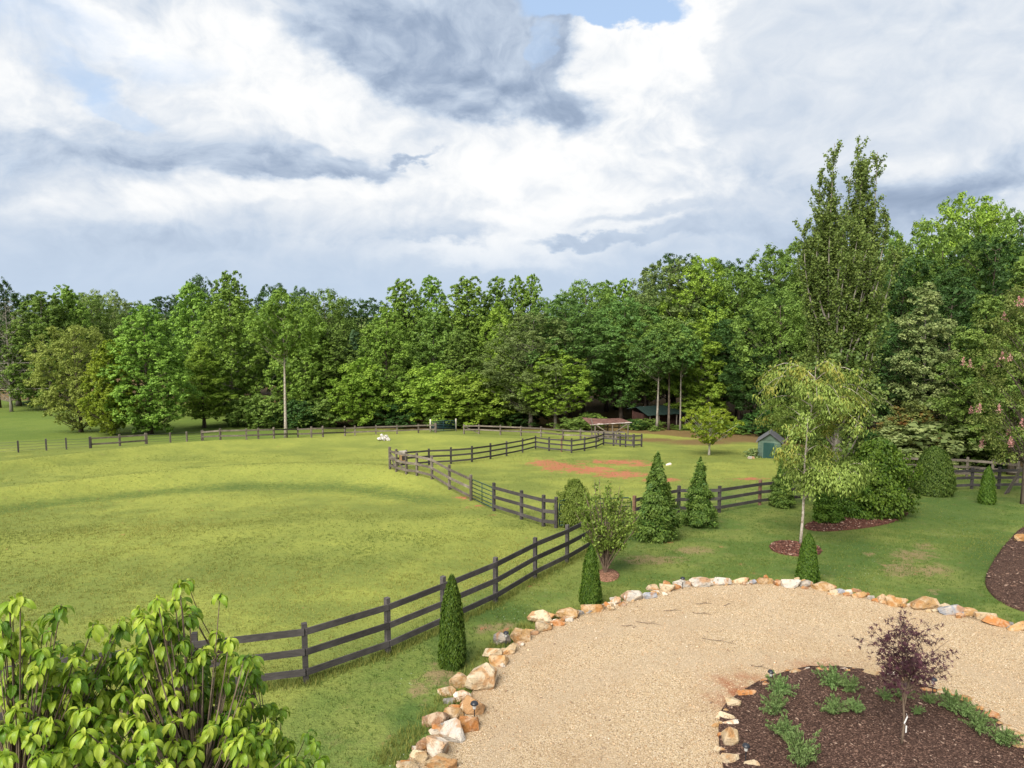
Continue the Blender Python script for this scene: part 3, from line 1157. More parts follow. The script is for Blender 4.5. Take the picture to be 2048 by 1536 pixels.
# (proto, leaf, centre x px, top y px, width px, distance m, name, label, bark)
TREES = [
    # far left wood
    ('bare_a', 'grey', 14, 596, 80, 112, 'bare_tree', 'pale grey half-bare tree at the left edge of the wood', 'bark_grey'),
    ('oak_b', 'dark', -10, 552, 90, 118, 'broadleaf_tree', 'dark tree cut by the left frame edge, behind the grey half-bare tree', 'bark'),
    ('oak_a', 'pine', 52, 588, 90, 132, 'broadleaf_tree', 'dark hazy tree poking up right of the leftmost treetop', 'bark'),
    ('tulip_low', 'mid', 88, 584, 128, 116, 'broadleaf_tree', 'deep green ovoid tree above the power lines at the left', 'bark_grey'),
    ('tulip_b', 'tulip', 138, 572, 92, 122, 'broadleaf_tree', 'tall green tree rising just behind the deep green ovoid tree at the left', 'bark'),
    ('round_b', 'mid', 172, 590, 100, 132, 'broadleaf_tree', 'rounded tree behind the golden olive tree, darker and further back', 'bark'),
    ('round_a', 'sage', 212, 586, 84, 142, 'broadleaf_tree', 'soft grey green treetop beside the sky gap at the left', 'bark'),
    ('oak_b', 'olive', 272, 604, 70, 150, 'broadleaf_tree', 'thin far treetop standing in the dip of the skyline at the left', 'bark'),
    ('wispy_a', 'oak', 300, 604, 60, 150, 'broadleaf_tree', 'airy far treetop directly above the bright conical tree', 'bark'),
    ('oak_b', 'dark', 336, 592, 90, 140, 'broadleaf_tree', 'brownish dark tree right of the bright conical tree and behind it', 'bark'),
    ('tulip_c', 'mid', 30, 660, 90, 122, 'broadleaf_tree', 'shady tree below the grey half-bare tree at the left edge', 'bark_grey'),
    # trees along the left boundary fence
    ('round_low', 'gold', 152, 654, 136, 79, 'golden_tree', 'golden olive round tree leaning over the left boundary fence', 'bark'),
    ('tulip_low', 'lime', 214, 680, 84, 75.5, 'lime_tree', 'narrow yellow green tree between the golden olive tree and the bright conical tree', 'bark'),
    ('tulip_low', 'tulip', 292, 612, 138, 77, 'conical_tree', 'big bright green conical tree standing at the left boundary fence', 'bark'),
    ('layer_a', 'fresh', 402, 684, 112, 86, 'broadleaf_tree', 'fresh green fine-leaved tree with a dark shade patch under it', 'bark'),
    ('tulip_b', 'tulip', 388, 566, 110, 104, 'broadleaf_tree', 'tall bright tree behind the fine-leaved tree, left of the tallest conical one', 'bark'),
    ('oak_b', 'pine', 402, 552, 74, 122, 'broadleaf_tree', 'nearly black treetop above the tall bright trees at the left', 'bark'),
    ('tulip_b', 'mid', 462, 544, 104, 112, 'broadleaf_tree', 'highest leafy treetop of the left half, ragged top against the sky', 'bark'),
    ('tulip_a', 'tulip', 462, 582, 132, 92, 'conical_tree', 'pointed green conical tree in front of the highest leafy treetop', 'bark_grey'),
    ('oak_a', 'dark', 552, 568, 80, 118, 'broadleaf_tree', 'dark oak top behind the long bare trunk tree', 'bark'),
    ('tall_a', 'tulip', 566, 580, 104, 72.5, 'tall_tree', 'tall tree with a long bare pale trunk standing at the fence line', 'bark_pale'),
    ('oak_a', 'pine', 604, 574, 70, 122, 'broadleaf_tree', 'dark treetop right of the long bare trunk tree', 'bark'),
    ('tulip_a', 'tulip', 612, 612, 116, 88, 'conical_tree', 'sloping bright conical tree right of the long bare trunk', 'bark'),
    ('round_a', 'mid', 652, 586, 110, 104, 'broadleaf_tree', 'rounded green tree behind the sloping conical tree', 'bark'),
    ('tulip_b', 'mid', 662, 660, 110, 90, 'broadleaf_tree', 'green tree left of the low lime bush, below the rounded green tree', 'bark'),
    ('round_b', 'dark', 722, 600, 100, 110, 'broadleaf_tree', 'dark domed tree in the dip of the skyline near the middle', 'bark'),
    ('layer_a', 'pine', 706, 660, 60, 94, 'broadleaf_tree', 'small greyish dark tree below the dark domed tree', 'bark'),
    ('small_a', 'fresh', 718, 716, 100, 86, 'small_tree', 'low yellow green tree above the boundary fence left of the white heap', 'bark'),
    ('tulip_a', 'tulip', 772, 618, 110, 90, 'conical_tree', 'green conical tree rising above the white heap in the meadow', 'bark'),
    ('tulip_b', 'tulip', 806, 560, 104, 104, 'broadleaf_tree', 'broad light green tree, left one of the central high group', 'bark'),
    ('tulip_c', 'tulip', 866, 552, 66, 108, 'broadleaf_tree', 'spiky narrow treetop in the central high group', 'bark'),
    ('tulip_b', 'mid', 868, 620, 110, 96, 'broadleaf_tree', 'green tree under the spiky narrow treetop', 'bark_grey'),
    ('tulip_b', 'tulip', 934, 555, 118, 104, 'broadleaf_tree', 'wide pale green tree in the middle of the central high group', 'bark'),
    ('tulip_c', 'mid', 992, 554, 60, 106, 'broadleaf_tree', 'slim treetop right of the wide pale green tree', 'bark'),
    ('tulip_c', 'tulip', 1036, 552, 52, 108, 'broadleaf_tree', 'slim pointed treetop, left of the twin pair at the centre', 'bark'),
    ('tulip_c', 'tulip', 1064, 550, 50, 109, 'broadleaf_tree', 'slim pointed treetop, right of the twin pair at the centre', 'bark'),
    ('tulip_a', 'fresh', 1002, 606, 92, 94, 'broadleaf_tree', 'yellow green tree below the twin slim treetops', 'bark'),
    ('small_a', 'fresh', 862, 726, 116, 86, 'small_tree', 'low bright tree left of the far field gate', 'bark'),
    ('small_a', 'fresh', 936, 744, 120, 85, 'small_tree', 'low bright tree right behind the far field gate', 'bark'),
    ('tulip_b', 'mid', 930, 662, 110, 92, 'broadleaf_tree', 'green tree above the two low bright trees by the far gate', 'bark'),
    # centre right
    ('oak_a', 'olive', 1062, 624, 150, 86, 'oak_tree', 'big greyish olive oak whose skirts reach down to the back fence', 'bark_grey'),
    ('oak_b', 'oak', 1128, 594, 160, 90, 'oak_tree', 'brownish green broad oak right of the greyish olive oak', 'bark'),
    ('round_a', 'mid', 1168, 570, 130, 100, 'broadleaf_tree', 'green round treetop behind the brownish broad oak', 'bark'),
    ('oak_b', 'fresh', 1112, 700, 110, 84, 'broadleaf_tree', 'bright spreading tree on a bare pale trunk left of the rusty shelter', 'bark_grey'),
    ('tulip_c', 'mid', 1214, 562, 66, 112, 'broadleaf_tree', 'small pointed treetop left of the big right-hand oaks', 'bark'),
    ('tulip_c', 'tulip', 1244, 558, 56, 114, 'broadleaf_tree', 'small pointed pale treetop directly above the rusty shelter', 'bark'),
    ('oak_a', 'oak', 1244, 594, 140, 92, 'oak_tree', 'dense oak standing above the rusty shelter roof', 'bark'),
    ('round_b', 'mid', 1292, 640, 130, 92, 'broadleaf_tree', 'green tree overhanging the left end of the green-roofed barn', 'bark'),
    ('tall_a', 'oak', 1317, 660, 84, 80.5, 'tall_tree', 'bare brown trunk before the barn, left one of three', 'bark_grey'),
    ('tall_a', 'mid', 1341, 636, 84, 81.5, 'tall_tree', 'bare brown trunk before the barn, middle one of three', 'bark'),
    ('tall_a', 'oak', 1364, 650, 60, 81, 'tall_tree', 'bare slim trunk at the right end of the barn, right one of three', 'bark_grey'),
    ('oak_a', 'olive', 1338, 522, 150, 100, 'oak_tree', 'tall olive oak behind the green-roofed barn', 'bark'),
    ('oak_a', 'dark', 1350, 508, 130, 116, 'broadleaf_tree', 'dark treetop peeping over the tall olive oak', 'bark'),
    ('oak_b', 'fresh', 1402, 514, 128, 98, 'broadleaf_tree', 'tall light green tree right of the tall olive oak', 'bark_grey'),
    ('layer_a', 'fresh', 1404, 640, 126, 86, 'layered_tree', 'layered yellow green tree above the barn, right of its roof', 'bark_grey'),
    ('oak_a', 'dark', 1452, 520, 120, 112, 'broadleaf_tree', 'dark treetop right of the tall light green tree', 'bark'),
    ('round_a', 'mid', 1478, 546, 132, 96, 'broadleaf_tree', 'rounded green tree above the small bright tree in the paddock', 'bark'),
    ('round_b', 'dark', 1482, 640, 130, 88, 'broadleaf_tree', 'dark round tree behind the small bright tree in the paddock', 'bark'),
    ('oak_b', 'mid', 1540, 496, 130, 92, 'broadleaf_tree', 'green tree left of the tall columnar poplar', 'bark'),
    ('round_a', 'mid', 1560, 590, 130, 80, 'broadleaf_tree', 'blue green tree behind the birch-like tree, left of the poplar', 'bark'),
    ('round_b', 'dark', 1530, 700, 110, 80, 'broadleaf_tree', 'shady low tree behind the small green shed', 'bark'),
    ('oak_b', 'mid', 1600, 480, 120, 96, 'broadleaf_tree', 'green treetop directly behind the left edge of the poplar', 'bark'),
    ('oak_a', 'mid', 1650, 540, 160, 84, 'broadleaf_tree', 'green tree hidden behind the columnar poplar', 'bark'),
    # right
    ('oak_b', 'mid', 1772, 458, 80, 84, 'broadleaf_tree', 'green treetop just right of the poplar', 'bark'),
    ('wispy_a', 'fresh', 1852, 432, 110, 82, 'broadleaf_tree', 'airy light green treetop with sky showing through, left of the highest one', 'bark'),
    ('round_b', 'fresh', 1918, 398, 130, 80, 'broadleaf_tree', 'highest light green treetop on the right against the clouds', 'bark'),
    ('oak_b', 'fresh', 1966, 412, 90, 80, 'broadleaf_tree', 'light green treetop right of the highest one on the right', 'bark'),
    ('oak_a', 'mid', 2030, 414, 120, 72, 'broadleaf_tree', 'green treetop with sky holes at the upper right frame edge', 'bark'),
    ('round_a', 'mid', 1876, 458, 170, 68, 'broadleaf_tree', 'big domed green tree under the highest light green treetop', 'bark'),
    ('round_b', 'dark', 1800, 520, 150, 66, 'broadleaf_tree', 'dark green tree between the poplar and the big domed tree', 'bark'),
    ('oak_a', 'dark', 1974, 470, 170, 62, 'broadleaf_tree', 'dark broad tree right of the big domed tree', 'bark'),
    ('oak_b', 'dark', 1900, 570, 150, 58, 'broadleaf_tree', 'shady dark tree behind the pale feathery tree', 'bark'),
    ('round_b', 'dark', 1800, 640, 140, 56, 'broadleaf_tree', 'dark low-branched tree in the shade right of the poplar foot', 'bark'),
    ('layer_a', 'sage', 1852, 566, 172, 53, 'feathery_tree', 'pale silvery green feathery tree right of the poplar', 'bark_grey'),
    ('layer_a', 'myrtle', 1966, 590, 170, 47, 'broadleaf_tree', 'drooping green tree behind the back fence at the right', 'bark'),
    ('layer_a', 'myrtle', 2040, 500, 190, 44, 'broadleaf_tree', 'tall layered green tree at the right frame edge behind the pink blossoms', 'bark'),
    ('oak_b', 'dark', 2050, 640, 150, 50, 'broadleaf_tree', 'black green tree in the shade at the right frame edge', 'bark'),
    ('small_a', 'autumn', 1838, 800, 110, 49.5, 'small_tree', 'small tree with orange tinted top leaves behind the back fence', 'bark'),
    ('bush_a', 'sage', 1868, 846, 150, 47.5, 'shrub', 'spreading grey green shrub below the orange tinted small tree', 'bark'),
]
rt = np.random.default_rng(3)
for i, (pr_, mt_, px, top, wpx, D, nm, lb, bk) in enumerate(TREES):
    loc = at_y(px, D)
    H = z_at(top, D, px) - loc[2]
    place_tree(pr_, mt_, loc, H, wpx / FPX * D * {'tulip_c': 1.45, 'round_low': 1.12, 'tulip_low': 1.25, 'tulip_a': 1.2, 'tulip_b': 1.2, 'layer_a': 1.15}.get(pr_, 1.25), rt.uniform(0, 6.28), nm, lb, 'shrub' if nm == 'shrub' else 'tree', None, bk)

# deep part of the wood: nothing tells these apart
k_ = 0
for row, y0 in enumerate((106, 116, 126, 138, 150)):
    for x0 in np.arange(-64, 62, 8.2):
        x = x0 + rt.uniform(-2.5, 2.5)
        y = y0 + rt.uniform(-3, 3) - max(0, x - 14) * (.9 if row < 3 else .6)
        if y < 60 or (x < -34 and y < 130):
            continue
        pxc = 1024 + x / y * FPX
        if abs(pxc - 1024) > 1120:
            continue
        cap = np.interp(pxc, [0, 150, 250, 340, 400, 520, 690, 740, 800, 1080, 1180, 1300, 1500, 1600, 1750, 1850, 2048],
                        [600, 612, 640, 625, 590, 610, 640, 632, 590, 596, 594, 545, 545, 520, 480, 450, 430])
        loc = np.array((x, y, float(ground_z(x, y))))
        H = (z_at(cap + rt.uniform(26, 62), y, pxc) - loc[2])
        place_tree(('oak_a', 'round_a', 'tulip_a', 'oak_b', 'tulip_b')[k_ % 5], ('dark', 'mid', 'oak', 'dark', 'mid')[k_ % 5], loc, H, rt.uniform(9, 12), rt.uniform(0, 6.28),
                   'broadleaf_tree', 'dark broadleaf tree standing deep in the wood behind its front row', 'tree', 'trees deep in the wood')
        k_ += 1

# understorey at the foot of the wood
UND = [(20, 806, 100, 128), (70, 800, 60, 128), (470, 800, 60, 88), (520, 790, 90, 86), (590, 800, 70, 85), (640, 796, 90, 86), (740, 800, 80, 88), (800, 806, 80, 86), (890, 812, 70, 86), (990, 806, 80, 88), (1040, 812, 70, 88),
       (1150, 836, 60, 80), (1180, 826, 50, 82), (1270, 838, 40, 82), (1296, 838, 56, 82), (1370, 850, 60, 83), (1396, 850, 50, 83), (1440, 846, 70, 80), (1480, 842, 70, 78), (1560, 820, 90, 74), (1620, 806, 100, 66), (1700, 850, 70, 60),
       (1760, 860, 80, 54), (1800, 880, 60, 50), (1940, 842, 110, 48.5), (2000, 850, 90, 47.5)]
for i, (px, top, w, D) in enumerate(UND):
    loc = at_y(px, D)
    place_tree('bush_a', ('mid', 'dark', 'myrtle')[i % 3], loc, z_at(top, D, px) - loc[2], w / FPX * D * 1.2, rt.uniform(0, 6), 'understorey_shrub',
               'leafy green shrub in the shade at the foot of the wood', 'shrub', 'understorey shrubs at the foot of the wood')


# ---- columnar poplar
def poplar():
    rng = np.random.default_rng(5)
    g, lv = Geo(), Leaves(6)
    H = 22.0
    zs = np.linspace(0, 1, 9)
    g.tube(np.array([(0.1 * math.sin(t * 3), 0.08 * t, t * H * .72) for t in zs]), .34 * (1 - .9 * zs) + .02, 8)
    spires = [(-1.75, .985), (-1.4, .93), (-.85, .86), (.75, 1.0), (1.45, .965), (2.05, .975), (.25, .91), (-2.35, .74), (1.9, .80), (-2.0, .82), (1.15, .90), (-.3, .80), (2.4, .70), (-1.1, .90), (.55, .94)]
    for i in range(78):
        z0 = rng.uniform(.06, .62) * H
        a = i * 2.39996
        reach = rng.uniform(.9, 2.6) * (.6 + .4 * (z0 < .5 * H))
        top = min(H * rng.uniform(.66, .86), z0 + rng.uniform(4.5, 9.5))
        if i < len(spires):
            sx, tp = spires[i]
            sy = rng.uniform(-.9, .9)
            a, reach = math.atan2(sy, sx) - .15, math.hypot(sx, sy) / 1.2
            z0, top = rng.uniform(.22, .42) * H, H * tp
        n = 12
        t = np.linspace(0, 1, n)
        rr = reach * (1 - np.exp(-t * 3.0)) * 1.05 + .25 * reach * t * (z0 > .3 * H)
        pts = np.column_stack([np.cos(a + t * .3) * rr, np.sin(a + t * .3) * rr, z0 + (top - z0) * t])
        g.tube(pts, .065 * (1 - .85 * t) + .006, 5, cap=False)
        ln = top - z0
        ns = int(ln * (4.6 if i < len(spires) else 3.4))
        for q in range(ns):
            u = rng.uniform(.10, .97) if q else .96
            c = np.array([np.interp(u, t, pts[:, k]) for k in range(3)])
            b = rng.uniform(0, 6.28)
            d = unit(np.array((math.cos(b) * .52 + math.cos(a) * .15, math.sin(b) * .52 + math.sin(a) * .15, 1.0)))
            sl = rng.uniform(.45, 1.7) * (1.1 - .5 * u)
            g.tube([c, c + d * sl * .6, c + d * sl], [.012, .008, .004], 3, cap=False)
            m = int(22 + 46 * sl)
            w = rng.uniform(.0, 1.05, m)[:, None]
            dd = sphere_dirs(m, rng)
            lv.add(c + d * sl * w + dd * rng.uniform(.02, .20, (m, 1)), dd + rng.normal(size=(m, 3)) * .5 + (0, 0, .2), .135, .11, .42 + rng.normal(size=m) * .22 + (u - .5) * .2)
    # skirt of leafy shoots around the lower trunk
    for i in range(70):
        a, z, r = rng.uniform(0, 6.28), rng.uniform(1.5, 12), rng.uniform(.9, 2.5)
        m = 85
        d = sphere_dirs(m, rng)
        c = np.array((math.cos(a) * r, math.sin(a) * r, z))
        lv.add(c + d * rng.uniform(.2, 1, (m, 1)) * (.62, .62, 1.0), d + rng.normal(size=(m, 3)) * .6 + (0, 0, .3), .21, .18, .4 + rng.normal(size=m) * .22 + rng.normal() * .12)
    return g.mesh('trunk', True), lv.mesh('crown'), H, 2.9


PROTO['poplar'] = poplar()
loc = hit(1686, 1018)
d_ = ray(1686, 620)
loc = np.array((d_[0] / d_[1] * loc[1], loc[1], loc[2]))
place_tree('poplar', 'poplar', loc, z_at(278, loc[1], 1692) - loc[2], 196 / FPX * loc[1], 0.0, 'poplar_tree', 'tall columnar poplar towering over the other trees at the right', barkm='bark_grey')


# ---- birch-like tree with drooping leaves and two pale stems
def drooping_tree():
    rng = np.random.default_rng(15)
    g, lv = Geo(), Leaves(16)
    H = 7.6
    stems = []
    for (dx, dy, tx, ty, top, r) in ((0.16, 0, .35, .1, .93, .062), (-.32, .06, -.25, .2, .80, .045), (.05, .1, 1.05, -.3, .72, .04)):
        t = np.linspace(0, 1, 12)
        pts = np.column_stack([dx + tx * t ** 1.6 + .05 * np.sin(t * 9), dy + ty * t ** 1.5, t * H * top])
        if r < .05:
            pts = np.column_stack([.2 + 1.5 * t ** .8, -.1 * t, 1.9 + 1.2 * t ** .7])
        g.tube(pts, r * (1 - .8 * t), 7)
        stems.append(pts)
    for i in range(72):
        s = stems[i % 2]
        u = rng.uniform(.36, 1.0)
        p0 = np.array([np.interp(u, np.linspace(0, 1, 12), s[:, k]) for k in range(3)])
        a = i * 2.39996
        rel = p0[2] / H
        reach = rng.uniform(.7, 1.0) * (1.35 if rel < .52 else 2.75) * math.sqrt(max(.12, 1 - ((rel - .62) / .55) ** 2)) * .98
        t = np.linspace(0, 1, 8)
        pts = p0 + np.column_stack([np.cos(a) * reach * t, np.sin(a) * reach * t, reach * (.95 * t - 1.0 * t ** 2.2) * rng.uniform(.6, 1.2)])
        g.tube(pts, .022 * (1 - .8 * t), 4, cap=False)
        for j in range(9):
            q = rng.uniform(.3, 1.0)
            c = np.array([np.interp(q, t, pts[:, k]) for k in range(3)]) + rng.normal(size=3) * .12
            m = 38
            d = sphere_dirs(m, rng)
            pos = c + d * rng.uniform(.1, 1, (m, 1)) * (.40, .40, .34) - np.array((0, 0, .14))
            lv.add(pos, d * .8 + (np.cos(a) * .5, np.sin(a) * .5, .5) + rng.normal(size=(m, 3)) * .35, .15, .055, .5 + rng.normal(size=m) * .25, axis=np.array((0, 0, -1.2)))
    return g.mesh('trunk', True), lv.mesh('crown'), H, 2.6


PROTO['cherry'] = drooping_tree()
loc = hit(1592, 1090)
place_tree('cherry', 'cherry', loc, z_at(700, loc[1], 1592) - loc[2], 4.9, 0.0, 'birch_tree', 'slender yellow green tree with two pale stems in a round mulch ring', barkm='bark_pale')


# ---- clipped or natural evergreens made of small sprays
def evergreen(seed, H, R, prof, n, L, W, axis=(0, 0, 1.0), lumps=0, jitter=.12, core=True):
    rng = np.random.default_rng(seed)
    lv, g = Leaves(seed + 1), Geo()
    g.tube(np.array([(0, 0, 0), (0, 0, H * .5), (0, 0, H * .85)]), [R * .10, R * .06, R * .02], 6)
    tt = np.linspace(0, 1, 200)
    pr = np.array([prof(t) for t in tt])
    cdf = np.cumsum(pr + .03)
    cdf /= cdf[-1]
    if lumps:
        ms = max(8, n // lumps)
        for i in range(lumps):
            t = float(np.interp((i + rng.random()) / lumps, cdf, tt))
            a = i * 2.39996 + rng.normal() * .3
            rad = prof(t) * R * rng.uniform(.62, 1.38) * (1 + .14 * math.sin(a * 2 + seed) + .1 * math.sin(t * 17 + seed))
            outw = np.array((math.cos(a), math.sin(a), 0))
            p1 = outw * rad + (0, 0, t * H * .97 + .02 * H + rng.normal() * .02 * H)
            p0 = outw * rad * .45 + (0, 0, t * H * .97 - rad * .1)
            u = rng.random(ms) ** .6
            s = np.cross(outw, (0, 0, 1))
            lat = rng.normal(size=ms) * (.15 + .18 * (1 - u)) * (.35 + .65 * prof(t)) * R * .8
            pos = p0 + (p1 - p0) * u[:, None] + s * lat[:, None] + np.column_stack([np.zeros(ms), np.zeros(ms), rng.normal(size=ms) * .07 * R - u ** 2 * .10 * R])
            nn = outw * .5 + np.array((0, 0, .75)) + rng.normal(size=(ms, 3)) * .45
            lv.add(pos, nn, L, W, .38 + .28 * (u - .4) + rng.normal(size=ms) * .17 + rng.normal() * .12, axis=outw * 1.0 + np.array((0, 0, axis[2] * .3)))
    m = n if not lumps else n // 2
    t = np.interp(rng.random(m), cdf, tt)
    a = rng.uniform(0, 2 * math.pi, m)
    bump_ = 1 + jitter * np.sin(a * 7 + t * 23) * np.sin(t * 31 + a * 3) + rng.normal(size=m) * jitter * .45
    rad = np.array([prof(q) for q in t]) * R * bump_ * (1 if not lumps else .66)
    pos = np.column_stack([np.cos(a) * rad, np.sin(a) * rad, t * H + rng.normal(size=m) * .01 * H])
    nn = np.column_stack([np.cos(a), np.sin(a), np.full(m, .25)]) + rng.normal(size=(m, 3)) * .55
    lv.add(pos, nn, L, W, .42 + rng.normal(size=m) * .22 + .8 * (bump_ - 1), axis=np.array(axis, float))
    mi = m // 3
    t = np.interp(rng.random(mi), cdf, tt)
    a = rng.uniform(0, 2 * math.pi, mi)
    rad = np.array([prof(q) for q in t]) * R * np.sqrt(rng.random(mi)) * .8
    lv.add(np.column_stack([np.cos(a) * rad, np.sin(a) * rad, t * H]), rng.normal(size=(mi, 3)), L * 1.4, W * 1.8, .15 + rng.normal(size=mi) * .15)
    return g.mesh('trunk', True), lv.mesh('foliage'), H, R


def pr_col(t):           # narrow arborvitae
    return max(.03, min(1, .72 + t * 2.2) * (1 - t) ** .42 * (1 if t < .75 else 1 - (t - .75) * .9))


def pr_conif(t):
    return max(.03, min(1, .62 + t * 2.6) * (1 - t) ** .78)


def pr_globe(t):
    return max(.05, math.sqrt(max(0, 1 - ((t - .40) / .61) ** 2)))


def pr_egg(t):
    return max(.05, min(1, .80 + t * 1.2) * math.sqrt(max(0, 1 - max(0, (t - .15) / .86) ** 2.0)))


PROTO['arb_a'] = evergreen(201, 2.0, .42, pr_col, 9000, .085, .030)
PROTO['arb_b'] = evergreen(211, 2.0, .42, pr_col, 8000, .090, .032, jitter=.16)
PROTO['conif_a'] = evergreen(221, 4.0, 1.15, pr_conif, 9000, .17, .075, (0, 0, .2), lumps=130)
PROTO['conif_b'] = evergreen(231, 4.0, 1.15, pr_conif, 8000, .17, .075, (0, 0, .2), lumps=95, jitter=.2)
PROTO['globe_a'] = evergreen(241, 3.6, 1.9, pr_globe, 13000, .16, .10, (0, 0, .6), lumps=150, jitter=.16)
PROTO['egg_a'] = evergreen(251, 2.6, 1.1, pr_egg, 11000, .11, .045, (0, 0, 1), jitter=.08)


def stand(proto, mat, px, base, top, wpx, name, label, cat, rz=0.0, group=None, barkm='bark'):
    loc = hit(px, base)
    place_tree(proto, mat, loc + (0, 0, .08), z_at(top, loc[1], px) - loc[2], wpx / FPX * loc[1], rz, name, label, cat, group, barkm)


stand('arb_a', 'thuja', 905, 1332, 1150, 59, 'arborvitae', 'narrow dark arborvitae between the near fence and the stone edging, largest of the columns', 'shrub', .3, 'columnar arborvitae')
stand('arb_b', 'thuja', 1181, 1211, 1090, 44, 'arborvitae', 'narrow arborvitae in front of the twiggy bush beside the stone edging', 'shrub', 1.3, 'columnar arborvitae')
stand('arb_a', 'thuja', 1614, 1166, 1066, 45, 'arborvitae', 'narrow arborvitae at the top of the gravel circle in front of the two pale stems', 'shrub', 2.6, 'columnar arborvitae')
stand('arb_b', 'thuja', 1973, 1008, 932, 30, 'arborvitae', 'small column arborvitae alone on the lawn near the right back fence', 'shrub', 4.1, 'columnar arborvitae')
stand('conif_a', 'thuja2', 1312, 1078, 904, 94, 'conical_evergreen', 'big feathery conical evergreen beside the green tube gate', 'shrub', .5, 'conical evergreens along the paddock fence')
stand('conif_b', 'thuja2', 1397, 1052, 914, 72, 'conical_evergreen', 'slightly thinner conical evergreen with a narrow neck, right of the big feathery one', 'shrub', 1.5, 'conical evergreens along the paddock fence')
stand('conif_b', 'thuja2', 1562, 1014, 912, 56, 'conical_evergreen', 'shaded conical evergreen under the drooping branches left of the pale stems', 'shrub', 3.2, 'conical evergreens along the paddock fence')
stand('conif_b', 'globe', 1652, 1046, 930, 62, 'conical_evergreen', 'light green upright evergreen at the left end of the red mulch bed', 'shrub', 2.2)
stand('globe_a', 'globe', 1752, 1034, 878, 132, 'round_shrub', 'large glossy rounded shrub in the red mulch bed', 'shrub', 1.0)
stand('globe_a', 'thuja', 1690, 1036, 930, 84, 'round_shrub', 'darker lower shrub tucked against the left side of the large glossy one', 'shrub', 2.6)
stand('egg_a', 'thuja2', 1866, 990, 893, 72, 'egg_shrub', 'egg-shaped dense evergreen on the lawn in front of the right back fence', 'shrub', .7)
stand('globe_a', 'bush', 1150, 1054, 958, 62, 'round_shrub', 'yellow green dense evergreen behind the twiggy bush at the fence end', 'shrub', .2)


# ---- twiggy bush
def twiggy(seed, H, R, nst, leaf_n, L, W, pink=False):
    rng = np.random.default_rng(seed)
    g, lv = Geo(), Leaves(seed + 1)
    tips = []
    for i in range(nst):
        a = i * 2.39996 + rng.normal() * .2
        r = R * math.sqrt((i + .5) / nst)
        h = H * (1 - .35 * (r / R) ** 2) * rng.uniform(.75, 1.0)
        t = np.linspace(0, 1, 8)
        pts = np.column_stack([np.cos(a) * r * t ** 1.25 + .05 * np.sin(t * 7 + i) * t, np.sin(a) * r * t ** 1.25 + .05 * np.cos(t * 6 + i) * t, h * t])
        g.tube(pts, .022 * (1 - .85 * t) + .004, 5, cap=False)
        for j in range(7):
            u = rng.uniform(.35, .95)
            p = np.array([np.interp(u, t, pts[:, k]) for k in range(3)])
            d = unit(np.array((math.cos(a) * .6, math.sin(a) * .6, .9)) + rng.normal(size=3) * .55)
            q = p + d * rng.uniform(.3, .6) * R * .55
            g.tube(np.array([p, (p + q) / 2 + rng.normal(size=3) * .02, q]), [.009, .006, .003], 4, cap=False)
            tips.append((p, q))
    for p, q in tips:
        if rng.random() < .14:
            continue
        m = leaf_n
        u = rng.uniform(.25, 1.02, m)[:, None]
        pos = p + (q - p) * u + rng.normal(size=(m, 3)) * .06
        lv.add(pos, rng.normal(size=(m, 3)) + (0, 0, .8), L, W, .5 + rng.normal(size=m) * .25)
    return g.mesh('stems', False), lv.mesh('foliage'), H, R


PROTO['twiggy'] = twiggy(301, 3.2, 1.25, 32, 30, .105, .06)
loc = hit(1210, 1148)
place_tree('twiggy', 'bush', loc + (0, 0, .1), z_at(948, loc[1], 1205) - loc[2], 2.3, .4, 'twiggy_bush', 'sparse twiggy vase-shaped bush growing from a bare soil ring at the fence end', 'shrub', barkm='twig')

# ---- small bright tree in the paddock
PROTO['paddock_tree'] = crown_tree(411, 5.0, .22, 2.35, lambda t: max(.05, math.sin(min(1, .15 + t * .95) * math.pi) ** .6 * (.35 + .9 * min(1, t * 1.5))), 60, .5, 9, 13, .17, .09, flat=.35, up=1.0, trunk_r=.11)
loc = hit(1418, 910)
place_tree('paddock_tree', 'lime', loc, z_at(802, loc[1], 1418) - loc[2], 104 / FPX * loc[1], .9, 'small_tree', 'small bright spreading tree with a whitish trunk in the paddock', barkm='pale_wood')
# light shrub beside the shed
loc = hit(1508, 914)
PROTO['low_plant'] = crown_tree(421, .8, .02, .6, prof_round, 16, .18, 7, 9, .14, .07, flat=.7, trunk_r=.02)
place_tree('low_plant', 'sage', loc, .75, 1.7, .2, 'low_plant', 'pale leafy low plant at the corner of the small green shed', 'plant')


